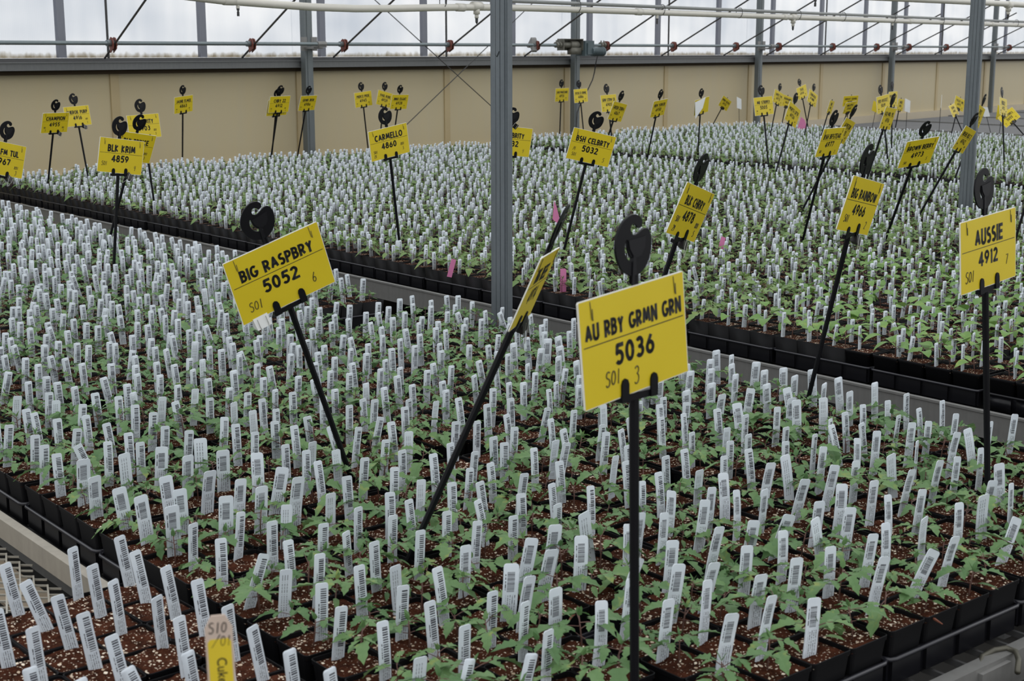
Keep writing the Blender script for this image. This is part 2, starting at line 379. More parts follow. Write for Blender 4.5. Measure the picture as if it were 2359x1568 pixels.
for i, (t, L) in enumerate([(a * 1.07, b * 1.07) for a, b in CL]):
    c = WP(t, -.235, 1.713); r = root('vent_rod', c, 'dark slanting vent push rod with red oxide bracket, %s along the shaft from the left' % ORD[i], 'rod', 'vent push rods on the drive shaft')
    off = -ZZ * .024 + U * .012; dn = RDIR / np.linalg.norm(RDIR)
    MB().tube([off - dn * .245, off + dn * L], .0085, 6).build('rod', M['rod'], r)
    side = np.cross(dn, ZZ); side /= np.linalg.norm(side); upn = np.cross(side, dn)
    mb = MB(); poly = [(-.055, -.052), (.03, -.052), (.052, -.02), (.045, .028), (.01, .05), (-.03, .045), (-.05, .01)]
    for s in (-.014, .014): mb.prism(poly, .007, off + U * s + ZZ * .02, dn, upn)
    mb.tube([U * -.045, U * .045], .024, 12, 1)
    mb.build('pinion_bracket', [M['rust'], M['shaft']], r)
    if i == 5:
        mb = MB(); mb.prism([(-.09, .02), (.02, .075), (.03, .055), (.0, -.06), (-.02, -.07), (-.03, .0), (-.075, -.0)], .06, U * -.03, dn, upn); mb.build('limit_arm', M['alu'], r)

def motor():
    r = root('vent_motor', WP(3.53, -.235, 1.716), 'grey green gear motor driving the vent shaft, bolted to the wall post', 'motor')
    def B(mb, a, b, c, d, e, f, m=0): return mb.frame((0, 0, 0), U, NRM, ZZ, a, b, c, d, e, f, m)
    mb = MB(); B(mb, -.11, .22, .04, .05, -.058, .062); B(mb, -.11, -.10, -.04, .05, -.058, .062); B(mb, .21, .22, -.05, .05, -.058, .062); B(mb, -.1, .22, -.05, .05, .058, .064)
    mb.build('mounting_frame', M['bracket'], r)
    mb = MB(); mb.tube([U * -.09, U * .04], .032, 12); mb.tube([U * .04, U * .16], .045, 14); mb.tube([U * .16, U * .19], .03, 12); B(mb, .04, .2, -.04, .03, -.1, -.03)
    mb.build('gearbox', M['bracket'], r, True)
    mb = MB(); B(mb, .22, .38, -.075, .05, -.115, .045); B(mb, .25, .36, -.09, -.075, -.1, .02); mb.build('motor_housing', M['motor'], r)
    mb = MB(); mb.tube([U * .33 - ZZ * .065 - NRM * .06, U * .53 - ZZ * .07 - NRM * .06], .048, 14)
    mb.tube([U * .53 - ZZ * .07 - NRM * .06, U * .555 - ZZ * .07 - NRM * .06], .052, 14)
    for k in range(8): mb.tube([U * (.36 + k * .02) - ZZ * .07 - NRM * .06, U * (.366 + k * .02) - ZZ * .07 - NRM * .06], .051, 14)
    mb.build('motor_drum', M['motor'], r)
    mb = MB()
    for s in (-.17, .62):
        for q in range(2):
            mb.tube([U * (s - .03 + q * .05), U * (s - .0 + q * .05)], .032, 10)
            mb.tube([U * (s - .015 + q * .05) + ZZ * .03, U * (s - .015 + q * .05) + ZZ * .048], .008, 6)
    mb.build('shaft_coupling', M['bracket'], r)
motor()
pts = [WP(4.12, -.2, 1.60), WP(4.14, -.16, 1.51), WP(4.16, -.13, 1.42), WP(4.14, -.12, 1.34), WP(4.06, -.12, 1.24), WP(3.92, -.14, 1.12), WP(3.84, -.14, .99), WP(3.82, -.14, .8), WP(3.82, -.14, .3)]
tag(MB().tube(pts, .007, 6).build('power_cable', M['rod'], None, True), 'black power cable drooping from the motor down the wall post', 'cable')
for a, b, lab in ((2.62, .195, 'falling to the right'), (.211, 2.634, 'rising to the right')):
    tag(MB().tube([WP(0, -.09, a), WP(3.92, -.09, b)], .0045, 6).build('brace_cable', M['rod']), 'thin steel brace cable %s across the second wall bay' % lab, 'cable')

# water pipes
def zpipe(t):
    return 1.884 - .032 * math.exp(-((t + 3.35) / .75) ** 2) + (.028 * min(1, max(0, (-4.1 - t) / .6)))
r = root('water_pipe', PP(0, -4, 1.884), 'white plastic water pipe hung under a grey conduit, sagging at its left end', 'pipe')
MB().tube([U * t + ZZ * (zpipe(t) - 1.884) for t in np.linspace(-6.0, 13, 70)], .0178, 12).build('pipe', M['pvc'], r, True)
mb = MB()
for t in (-4.05, -2.52, -2.2, -.9, .88, 2.9, 4.6): mb.tube([U * t + ZZ * (zpipe(t) - 1.884), U * (t + .06) + ZZ * (zpipe(t) - 1.884)], .021, 12)
mb.build('pipe_coupling', M['pvc'], r, True)
o = MB().tube([PP(-3.6, -4, 1.925), PP(-2, -4, 1.918), PP(13, -4, 1.914)], .0105, 8).build('conduit', M['conduit'], None, True); tag(o, 'thin grey conduit running just above the white water pipe', 'conduit')
LP = [(-2.62, 'left of the white tee nozzle'), (-2.22, 'right of the white tee nozzle'), (-1.48, 'near the drive motor'), (-.62, 'by the hooked nozzle'), (.3, 'before the second white tee'), (1.1, 'after the second white tee'), (1.78, 'above the sign reading 4977'), (2.62, 'above the fourth wall post'), (3.55, 'left of the far channel post'), (5.2, 'right of the far channel post')]
for t, lab in LP:
    pts = [PP(t, -4, 1.9) + NRM * .024 * math.cos(a) + ZZ * .034 * math.sin(a) + U * .006 * math.sin(a) for a in np.linspace(.3, 6.1, 12)]
    tag(MB().tube(pts + [pts[-1] + ZZ * .03], .0022, 5).build('wire_hook', M['rod']), 'bent wire hook tying pipe to conduit, ' + lab, 'hook', 'wire hooks along the water pipe')
def nozzle(t, off, z, white, lab):
    r = root('mist_nozzle', PP(t, off, z), lab, 'nozzle', 'mist nozzles under the water pipes')
    if white:
        mb = MB(); mb.tube([U * -.035, U * .035], .0235, 12); mb.tube([(0, 0, -.01), (0, 0, -.042)], .0175, 12); mb.tube([(0, 0, -.042), (0, 0, -.062)], .011, 10); mb.build('tee_fitting', M['pvc'], r, True)
        mb = MB(); mb.tube([(0, 0, -.062), (0, 0, -.082), (0, 0, -.092)], [.008, .0075, .002], 8); mb.build('spray_tip', M['nozzle'], r)
    else:
        mb = MB(); mb.tube([(0, 0, -.012), (0, 0, -.036)], .0085, 8); mb.build('barb', M['pvc'], r)
        mb = MB(); mb.tube([(0, 0, -.036), (0, 0, -.045)], .007, 8); mb.tube([(0, 0, -.05), (0, 0, -.07)], .006, 8); mb.tube([(0, 0, -.045), (0, 0, -.05)], .004, 8); mb.build('spray_tip', M['nozzle'], r)
nozzle(-3.97, -4, 1.874, False, 'small black mist nozzle under the sagging left end of the pipe')
nozzle(-2.36, -4, 1.884, True, 'white tee with mist nozzle just left of the near channel post')
nozzle(-.67, -4, 1.884, False, 'small black mist nozzle right of the drive motor')
nozzle(1.03, -4, 1.884, True, 'white tee with mist nozzle in the middle of the long pipe')
nozzle(2.62, -4, 1.884, False, 'small black mist nozzle above the sign reading 5019')
nozzle(4.42, -4, 1.884, True, 'white tee with mist nozzle right of the far channel post')
r = root('water_pipe', PP(0, -5.45, 1.945), 'higher white water pipe crossing the top right behind the far channel post', 'pipe')
MB().tube([U * t + ZZ * .006 * math.sin(t) for t in np.linspace(-1.9, 9, 30)], .0178, 12).build('pipe', M['pvc'], r, True)
nozzle(1.27, -5.45, 1.946, True, 'white tee with black nozzle hanging from the higher pipe at the right')
nozzle(-1.35, -5.45, 1.946, False, 'black nozzle tip hanging from the higher pipe at the top edge')

# ------------------------------------------------------------------ benches
ZB, ZR, ZP, ZS = .695, .745, .79, .783          # bench surface, tray rim, pot rim, soil
PIT, TR = .0885, .363
def bench(x0, x1, y0, y1, label, rails, y2=None):
    y2 = y1 if y2 is None else y2      # far end may run slanted along the wall
    r = root('growing_bench', ((x0 + x1) / 2, y0, 0), label, 'bench', 'growing benches'); ox, oy = (x0 + x1) / 2, y0
    ye = lambda x: y1 + (y2 - y1) * (x - x0) / (x1 - x0) - y0
    mb = MB()
    for x in (x0 + .012, x1 - .012): mb.box(x - .012 - ox, x + .012 - ox, 0, ye(x), ZB - .045, ZB + rails)
    mb.box(x0 - ox, x1 - ox, 0, .024, ZB - .045, ZB + rails)
    e = np.array([x1 - x0, y2 - y1, 0]); L = np.linalg.norm(e); e /= L
    mb.frame((x0 - ox, y1 - oy, 0), e, np.cross(ZZ, e), ZZ, 0, L, -.024, 0, ZB - .045, ZB + rails)
    mb.build('side_rail', M['alu'], r)
    mb = MB()
    for i in range(int((x1 - x0) / .06)): x = x0 + .04 + i * .06; mb.box(x - ox, x + .006 - ox, 0.03, ye(x) - .03, ZB - .012, ZB - .002)
    for i in range(int((min(y1, y2) - y0) / .25)): y = .1 + i * .25; mb.box(x0 + .03 - ox, x1 - .03 - ox, y, y + .01, ZB - .012, ZB - .003)
    mb.build('bench_top', M['benchleg'], r)
    for x in (x0 + .25, x1 - .25):
        for y in np.arange(y0 + .3, y1, 2.4): MB().box(x - .02 - ox, x + .02 - ox, y - .02 - oy, y + .02 - oy, 0, ZB - .04).build('leg', M['benchleg'], r)
    return r
bench(.972, 2.845, 1.15, 9.3, 'near growing bench filled with seedling trays, aluminium edge rails', .012)
bench(3.30, 8.12, -.6, wall_y(3.3) - .5, 'wide middle growing bench beyond the near channel post, full of trays', .018, wall_y(8.12) - .5)
bench(8.475, 12.95, -.6, wall_y(8.475) - .5, 'back right growing bench full of white labelled pots', .025, wall_y(12.95) - .5)
rr = root('bench_rail', (3.285, 0, 0), 'dull aluminium rail facing the camera between the two benches', 'rail')
mb = MB(); mb.box(-.006, .006, -.4, 9.6, .66, ZR - .022); mb.box(-.010, -.006, -.4, 9.6, ZR - .028, ZR - .022); mb.build('rail_face', M['alu'], rr)
MB().box(-.006, .01, -.4, 9.6, .65, .66).build('lower_lip', M['alu'], rr)
for y in (.4, 3.4, 6.4, 9.2): MB().box(-.004, .02, y, y + .03, 0, .65).build('leg', M['benchleg'], rr)
# left mesh bench
r = root('mesh_bench', (.4, 1, 0), 'expanded metal mesh bench at the lower left with a dusty aluminium edge', 'bench')
mb = MB(); mb.box(.925 - .4, .945 - .4, -.6, 7, .715, ZR + .010); mb.box(.945 - .4, .962 - .4, -.6, 7, .715, .735); mb.build('edge_rail', M['railtan'], r)
mb = MB(); mb.box(.845 - .4, .925 - .4, -.6, 7, .664, .670); mb.build('side_flange', plain('tan_flange', (.36, .29, .21), .7, .1, .2), r)  # flange in one tan tone, set below the mesh
mb = MB(); d1 = np.array([.345, .94, 0]); d2 = np.array([.77, -.63, 0]); sx = .0245; ry = .032
nA, nB = 52, 44
def inside(p): return -.75 < p[0] < .505 and .15 < p[1] < 2.7
for i in range(-40, 60):
    a0 = d2 * i * sx / .985
    for j in range(-70, 90):
        p = np.array([.1, 1.2, 0]) + a0 + d1 * j * ry + d1 * (ry / 2 if i % 2 else 0)
        if not inside(p) or p[0] < -.35: continue
        q_ = p + d1 * ry * .5; w_ = p + d1 * ry; k_ = p + d2 * sx / .985
        mb.frame(p, d1, np.cross(ZZ, d1), ZZ, 0, ry, -.0016, .0016, .7, .7045)
        mb.frame(q_, d2, np.cross(ZZ, d2), ZZ, 0, sx / .985, -.0014, .0014, .7, .7035)
mb.build('expanded_mesh', plain('dull_mesh_steel', (.36, .34, .29), .5, .3, .2), r)
for y in (.3, 1.4, 2.4, 4, 6): MB().box(-.9, .5, y, y + .03, .63, .66).build('cross_bar', M['benchleg'], r)
for y in (.4, 3, 6): MB().box(.3, .34, y, y + .04, 0, .69).build('leg', M['benchleg'], r)
# grey empty benches at the back right
for i in range(6):
    x0 = 13.2 + 1.85 * i; yb = wall_y(x0) - .95
    r = root('empty_bench', (x0, 0, 0), 'bare grey matted bench, %s beyond the labelled pots toward the wall' % ORD[i], 'bench', 'empty grey benches')
    MB().add([(0, 2, .70), (1.76, 2, .70), (1.76, yb + .33, .70), (0, yb, .70), (0, 2, .68), (1.76, 2, .68), (1.76, yb + .33, .68), (0, yb, .68)],
             [(0, 1, 2, 3), (7, 6, 5, 4), (0, 4, 5, 1), (1, 5, 6, 2), (2, 6, 7, 3), (3, 7, 4, 0)]).build('bench_mat', M['mat_grey'], r)
    mb = MB(); mb.box(-.02, 0, 2, yb, .65, .715); mb.box(1.76, 1.78, 2, yb + .33, .65, .715); mb.build('side_rail', M['alu'], r)
    for y in (3, 6, 9): MB().box(.8, .86, y, y + .06, 0, .68).build('leg', M['benchleg'], r)
# crank handle low on the front edge
def gp(px, py, z):
    d = RC.T @ np.array([px - CX, py - CY, FPX]); return d * ((z - CAM_H) / d[2]) + ZZ * CAM_H
r = root('bench_latch', gp(2280, 1525, .70), 'rusty bent metal latch handle below the near bench at the lower right', 'latch'); c = np.array(gp(2280, 1525, .70))
h = [gp(2255, 1545, .70), gp(2262, 1512, .705), gp(2290, 1497, .71), gp(2318, 1492, .71), gp(2340, 1500, .71), gp(2347, 1520, .705), gp(2344, 1548, .70)]
MB().tube([p - c for p in h], .0048, 8).build('handle', plain('worn_steel', (.10, .095, .075), .45, .6, .3), r, True)
mb = MB(); mb.box(-.05, .03, -.02, .02, -.08, .0); mb.build('bracket_plate', M['alu'], r)
MB().box(-.012, .012, -.012, .012, -(c[2]), -.08).build('stand', M['benchleg'], r)
tag(MB().box(1.2, 3.3, 1.075, 1.09, .655, .69).box(1.3, 1.33, 1.075, 1.09, 0, .655).box(3.1, 3.13, 1.075, 1.09, 0, .655).build('bench_crossbeam', M['railtan']), 'tan metal beam running below the front edge of the near bench', 'beam')

# ------------------------------------------------------------------ pots, soil, labels, seedlings: templates
def rsq(h, r, n):
    out = []
    for cxy, a0 in (((h - r, h - r), 0), ((-h + r, h - r), 90), ((-h + r, -h + r), 180), ((h - r, -h + r), 270)):
        for k in range(n + 1):
            a = math.radians(a0 + 90 * k / n) if n else math.radians(a0 + 45)
            out.append((cxy[0] + r * math.cos(a), cxy[1] + r * math.sin(a)))
    return out
def pot_mb(fine=True):
    mb = MB(); n = 3 if fine else 0; r = .007 if fine else .0
    prof = [(.035, -.083, .006), (.0422, -.008, .007), (.0436, -.007, .007), (.0441, 0, .007), (.0432, .0008, .0065), (.0424, .0, .006), (.0420, -.009, .006)] if fine else [(.036, -.080, 0), (.0440, 0, 0), (.0424, 0, 0), (.0420, -.009, 0)]
    rings = [rsq(h, rr if fine else 0, n) for h, z, rr in prof]; m = len(rings[0])
    vs = [(x, y, prof[i][1]) for i, R in enumerate(rings) for x, y in R]
    fs = [(i * m + k, i * m + (k + 1) % m, (i + 1) * m + (k + 1) % m, (i + 1) * m + k) for i in range(len(prof) - 1) for k in range(m)]
    if fine: fs.append(tuple(range(m - 1, -1, -1)))
    return mb.add(vs, fs)
def soil_mb(n, seed, h=.0421):
    rg = random.Random(seed); mb = MB(); ph = [rg.uniform(0, 6) for _ in range(6)]
    vs = []; fs = []
    for j in range(n + 1):
        for i in range(n + 1):
            x = -h + 2 * h * i / n; y = -h + 2 * h * j / n
            z = -.0055 + .0018 * math.sin(x * 90 + ph[0]) * math.cos(y * 75 + ph[1]) + .0015 * math.sin(x * 210 + ph[2]) * math.sin(y * 190 + ph[3]) + rg.uniform(-.0007, .0007)
            e = max(abs(x), abs(y)) / h; z -= .0015 * max(0, e - .85) / .15
            vs.append((x, y, z))
    for j in range(n):
        for i in range(n): a = j * (n + 1) + i; fs.append((a, a + 1, a + n + 2, a + n + 1))
    return mb.add(vs, fs)
def label_mb(w, h, fine=True, depth=.02, bend=0.0, curl=0.0):
    r = w * .17
    prof = [(-w / 2, -depth), (w / 2, -depth), (w / 2, h - r), (w / 2 - r * .3, h - r * .3), (w / 2 - r, h), (-w / 2 + r, h), (-w / 2 + r * .3, h - r * .3), (-w / 2, h - r)]
    if not fine: prof = [(-w / 2, -.003), (w / 2, -.003), (w / 2, h - r), (w / 2 - r, h), (-w / 2 + r, h), (-w / 2, h - r)]
    n = len(prof); th = .0008
    mb = MB(); off = lambda z: bend * max(0, z) ** 2 * 40
    vs = [(x, -th + off(z), z) for x, z in prof] + [(x, th + off(z), z) for x, z in prof]
    uvf = [(.5 + x / w, z / h) for x, z in prof]; uvb = [(2.5 - x / w, z / h) for x, z in prof]
    if fine:   # split in rows so that it can bend
        mb = MB(); rows = [-depth, 0, h * .35, h * .7, h - r, h - r * .3, h]; hw = [w / 2] * 5 + [w / 2 - r * .3, w / 2 - r]
        for s in (-1, 1):
            vs = []; 
            for z, q_ in zip(rows, hw): vs += [(-q_, s * th + off(z), z), (q_, s * th + off(z), z)]
            fs = []; uvs = []
            for i in range(len(rows) - 1):
                a = 2 * i; f = (a, a + 1, a + 3, a + 2) if s < 0 else (a + 1, a, a + 2, a + 3); fs.append(f)
                uvs.append([((.5 + vs[k][0] / w) if s < 0 else (2.5 - vs[k][0] / w), vs[k][2] / h) for k in f])
            mb.add(vs, fs, 0, uvs)
        b = 2 * len(rows)
        fs = [(2 * i, 2 * i + 2, b + 2 * i + 2, b + 2 * i) for i in range(len(rows) - 1)] + [(2 * i + 1, b + 2 * i + 1, b + 2 * i + 3, 2 * i + 3) for i in range(len(rows) - 1)] + [(b - 2, b - 1, 2 * b - 1, 2 * b - 2)]
        for f in fs: mb.f.append(f); mb.m.append(0); mb.uv.append([(-1.0, -1.0)] * 4)
        return mb
    mb.add(vs, [tuple(range(n)), tuple(range(2 * n - 1, n - 1, -1))], 0, [uvf, list(reversed(uvb))])
    for i in range(n):
        mb.f.append((i, i + n, (i + 1) % n + n, (i + 1) % n)); mb.m.append(0); mb.uv.append([(-1.0, -1.0)] * 4)
    return mb
LOBE = [.0, .62, 1.0, .66, .92, .58, .66, .30, 0]
def leaflet(mb, p, d, L, W, rg, droop=.3, n=8, lobed=True, fold=.25):
    d = np.asarray(d, float); d = d / np.linalg.norm(d); s = np.cross(d, ZZ); s /= (np.linalg.norm(s) + 1e-9); up = np.cross(s, d)
    tw = rg.uniform(-.35, .35); s2 = s * math.cos(tw) + up * math.sin(tw); up2 = up * math.cos(tw) - s * math.sin(tw)
    C = []; Lf = []; Rt = []
    for i in range(n + 1):
        t = i / n; c = np.asarray(p) + d * L * t - ZZ * droop * L * t * t
        if lobed:
            k = t * 8; j = min(7, int(k)); w = LOBE[j] + (LOBE[j + 1] - LOBE[j]) * (k - j)
        else: w = math.sin(math.pi * min(1, t ** .8)) ** .8 if 0 < t < 1 else 0
        w = w * W * .5 * rg.uniform(.88, 1.1); C.append(c); sh = d * (L * .05 if lobed and i % 2 == 0 else 0)
        Lf.append(c + s2 * w + up2 * w * fold + sh); Rt.append(c - s2 * w + up2 * w * fold + sh)
    vs = C + Lf + Rt; m = n + 1
    fs = [(i, i + 1, m + i + 1, m + i) for i in range(n)] + [(i + 1, i, 2 * m + i, 2 * m + i + 1) for i in range(n)]
    mb.add(vs, fs)
def seedling(seed, fine=True, kind='tomato', size=1.0):
    rg = random.Random(seed); lv = MB(); st = MB(); n = 8 if fine else 4
    H = rg.uniform(.026, .044) * size; lean = np.array([rg.uniform(-.2, .2), rg.uniform(-.2, .2), 1.0]); top = lean * H
    ns = 5 if fine else 3
    st.tube([(0, 0, -.012), lean * H * .5 + np.array([.0015, 0, 0]), top], [.0013, .0011, .0008], ns)
    a0 = rg.uniform(0, 6.28)
    if kind == 'tomato':
        for k in range(2):      # cotyledons
            a = a0 + math.pi * k + rg.uniform(-.3, .3); d = np.array([math.cos(a), math.sin(a), rg.uniform(-.15, .35)])
            b = lean * H * .55; e = b + d * .008; st.tube([b, e], [.0007, .0006], 3, 0, False); leaflet(lv, e, d, rg.uniform(.018, .026) * size, .008 * size, rg, .25, 4 if fine else 3, False)
        nl = rg.choice((2, 3, 3, 4)) if fine else rg.choice((2, 3))
        for k in range(nl):
            a = a0 + 1.5 + 2.4 * k + rg.uniform(-.3, .3); el = rg.uniform(.1, .6) - (.15 if k == 0 else 0); sc = size * rg.uniform(.8, 1.15) * (1.0 if k < 2 else .8)
            d = np.array([math.cos(a) * math.cos(el), math.sin(a) * math.cos(el), math.sin(el)]); b = lean * H * (.7 + .3 * k / nl)
            e1 = b + d * .014 * sc; e2 = b + d * .024 * sc - ZZ * .002 * sc
            st.tube([b, e1, e2], [.0008, .0007, .0005], 3, 0, False)
            leaflet(lv, e2, d - ZZ * .25, .034 * sc, .021 * sc, rg, rg.uniform(.25, .6), n)
            for sg, fr in (((-1, .4), (1, .5), (-1, -.25), (1, -.15)) if fine and k < 2 and rg.random() < .6 else ((-1, .4), (1, .4))):
                a2 = a + sg * rg.uniform(.9, 1.25); d2_ = np.array([math.cos(a2), math.sin(a2), rg.uniform(-.1, .25)])
                leaflet(lv, e1 + (e2 - e1) * fr, d2_, .021 * sc * rg.uniform(.8, 1.1) * (1 if fr > 0 else .6), .013 * sc, rg, .35, n if fine else 3, fine)
        for k in range(2 if fine else 1):
            a = rg.uniform(0, 6.28); d = np.array([math.cos(a) * .5, math.sin(a) * .5, 1]); leaflet(lv, top, d, .013 * size, .006 * size, rg, 0, 4 if fine else 3, fine)
    else:
        for k in range(4):
            a = a0 + 1.571 * k + rg.uniform(-.4, .4); el = rg.uniform(.15, .7); d = np.array([math.cos(a) * math.cos(el), math.sin(a) * math.cos(el), math.sin(el)])
            b = lean * H * (.5 + .12 * k); e = b + d * .014; st.tube([b, e], [.0008, .0007], 3, 0, False)
            leaflet(lv, e, d, rg.uniform(.028, .042) * size, .021 * size, rg, rg.uniform(.3, .7), 5, False)
    return st, lv
def merged(st, lv):
    mb = MB(); mb.add(st.v, st.f, 0); mb.add(lv.v, lv.f, 1); return mb

# ------------------------------------------------------------------ where every pot stands
pots = []      # x, y, angle, kind, z offset, leftness
trays = []     # x, y, angle
def in_view(x, y, z=ZP, m=900):
    u_, v_, d_ = project((x, y, z)); return d_ > .6 and -m < u_ < 2359 + m and -50 < v_ < 1900
def put_tray(x, y, a, kind, nx=4, ny=4, z=0.0, skip=0.02, tray=True, tc=0, trw=0):
    c, s = math.cos(a), math.sin(a)
    for p in (FP1, FP2):
        if abs(x - p[0]) < .21 and abs(y - p[1]) < .21: tray = False
    if tray and in_view(x, y): trays.append((x, y, a, kind, tc, trw))
    for i in range(nx):
        for j in range(ny):
            lx = (i - (nx - 1) / 2) * PIT; ly = (j - (ny - 1) / 2) * PIT
            px = x + lx * c - ly * s; py = y + lx * s + ly * c
            if not in_view(px, py): continue
            if any(abs(px - p[0]) < .088 and abs(py - p[1]) < .088 for p in (FP1, FP2)): continue
            if random.random() < skip: continue
            pots.append((px, py, a, kind, z + random.uniform(-.001, .001), tc * 4 + i, trw * 4 + j))
for c in range(5):                                  # near bench
    y = 1.2 + (.125 if c == 0 else 0); k = 0
    while y < 9.1:
        xc = 1.0 + TR * (c + .5); yc = y + TR / 2
        miss = c == 4 and 3.82 < yc < 4.19
        if not miss: put_tray(xc + random.uniform(-.003, .003), yc, random.uniform(-.008, .008), 'near', tc=c, trw=k)
        k += 1
        y += TR + random.uniform(.0, .006)
for c in range(13):                                 # middle bench
    y = -.3 + random.uniform(0, .3); k = 0
    while y + TR < wall_y(3.37 + c * TR) - .66:
        put_tray(3.375 + TR * (c + .5) + random.uniform(-.003, .003), y + TR / 2, random.uniform(-.01, .01), 'mid', skip=.012, tc=c, trw=k); k += 1; y += TR + random.uniform(.0, .007)
for c in range(12):                                 # back right bench
    y = 2.0 + random.uniform(0, .3)
    while y + TR < wall_y(8.5 + c * TR) - .66:
        put_tray(8.53 + TR * (c + .5), y + TR / 2, random.uniform(-.01, .01), 'back', skip=.01); y += TR + random.uniform(.0, .007)
SEEDLESS = []
for (x, y, a, tc_, tr_) in ((.79, 1.955, .05, 1, 2), (.785, 1.585, .02, 1, 1), (.42, 1.83, .06, 0, 2), (.415, 1.46, .03, 0, 1), (.785, 1.215, .0, 1, 0), (.415, 1.09, .01, 0, 0)):
    put_tray(x, y, a, 'bare', skip=0.0, tc=tc_, trw=tr_)
ONE = ['', 'first', 'second', 'third', 'fourth', 'fifth', 'sixth', 'seventh', 'eighth', 'ninth', 'tenth', 'eleventh', 'twelfth', 'thirteenth', 'fourteenth', 'fifteenth', 'sixteenth', 'seventeenth', 'eighteenth', 'nineteenth']
def nth(n):
    if n < 20: return ONE[n]
    t = {2: ('twenty', 'twentieth'), 3: ('thirty', 'thirtieth'), 4: ('forty', 'fortieth')}[n // 10]
    return t[1] if n % 10 == 0 else t[0] + '-' + ONE[n % 10]

# 300 nearest in the picture are things of their own, the others one mass
inf = []
for i, p in enumerate(pots):
    u_, v_, d_ = project((p[0], p[1], ZP + .02))
    if -12 < u_ < 2370 and v_ < 1590: inf.append((d_, i))
inf.sort(); NEAR = [i for _, i in inf[:300]]; nearset = set(NEAR)

def wide_zone(x, y):
    return (y < 1.74 and x > 1.30) or (1.0 < x < 1.36 and 2.12 < y < 2.60) or (2.38 < x and 1.95 < y < 2.9)
def label_pose(p):
    x, y, a, kind, dz = p[:5]; wz = kind == 'near' and wide_zone(x, y)
    far = kind in ('mid', 'back')
    roll = random.gauss(0, .075); pitch = random.gauss(.0, .035)
    if kind == 'bare': roll = random.gauss(-.13, .03)
    if wz and y < 1.8: roll = random.gauss(.15, .05)
    if random.random() < .05: roll += random.choice((-.22, .25))
    yaw = random.gauss(0, .13)
    lx = random.uniform(-.016, .018); ly = random.uniform(.024, .034) if random.random() < .85 else random.uniform(-.02, .02)
    return wz, a + yaw, roll, pitch, lx, ly, random.uniform(-.011, .003)

# tray template
def tray_mb():
    mb = MB(); h = .179
    for sx_, sy_ in ((1, 0), (-1, 0), (0, 1), (0, -1)):
        n = np.array([sx_, sy_, 0.0]); t = np.cross(ZZ, n)
        for k in range(4):
            c = (k - 1.5) * PIT
            mb.frame(n * (h - .006), t, n, ZZ, c - .036, c + .036, -.006, .002, -.042, -.004)
        mb.frame(n * (h - .012), t, n, ZZ, -h + .01, h - .01, -.002, .002, -.045, 0)
    mb.box(-h + .012, h - .012, -h + .012, h - .012, -.047, -.044)
    return mb
def tray_rim_mb():
    mb = MB(); h = .1785; R = rsq(h, .012, 2); pts = [(x, y, .001) for x, y in R]; pts.append(pts[0])
    return mb.tube(pts, .0038, 6, 0, False)
tray_me = tray_mb().mesh('tray_body', M['tray']); rim_me = tray_rim_mb().mesh('tray_rim', plain('tray_rim_plastic', (.02, .02, .026), .25, 0, .2, spec=.6), True)
TE = []
for (x, y, a, kind, tcc, trr) in trays:
    if kind in ('near', 'bare'): TE.append((x, y, a, kind, tcc, trr))
    elif kind == 'mid' and x < 3.375 + TR and project((x, y, ZR))[0] < 2500 and project((x, y, ZR))[0] > -100: TE.append((x, y, a, kind, tcc, trr))
TE = [q_ for q_ in TE if -60 < project((q_[0], q_[1], ZR))[0] < 2420 and project((q_[0], q_[1], ZR))[1] < 1700]
te = set((a, b) for a, b, *_ in TE)
TLAB = {'near': 'square black tray of sixteen pots, near bench, %s row from front, %s column', 'mid': 'square black tray facing the aisle rail, %s along the middle bench edge', 'bare': 'square black tray under unplanted pots at lower left, %s row, %s column'}
for (x, y, a, kind, tcc, trr) in TE:
    o = link('seedling_tray', tray_me); o.matrix_world = Matrix.Translation((x, y, ZR)) @ Matrix.Rotation(a, 4, 'Z')
    tag(o, TLAB[kind] % ((nth(trr + 1),) if kind == 'mid' else (nth(trr + 1), nth(tcc + 1))), 'tray', {'near': 'seedling trays on the near bench', 'mid': 'front row trays of the middle bench', 'bare': 'trays of unplanted pots'}[kind])
    c = link('tray_rim', rim_me, o)
rest = [q_ for q_ in trays if (q_[0], q_[1]) not in te]
A = np.array([q_[2] for q_ in rest]); T = np.array([(q_[0], q_[1], ZR) for q_ in rest])
tm = tray_mb(); tr2 = tray_rim_mb(); tm.add(tr2.v, tr2.f)
o = mass('seedling_trays', [(tm.arrays(), rotz(A), T, np.zeros(len(A)))], [M['tray']])
tag(o, 'remaining black trays packed under the pots of the middle and back benches', 'trays', kind='stuff')

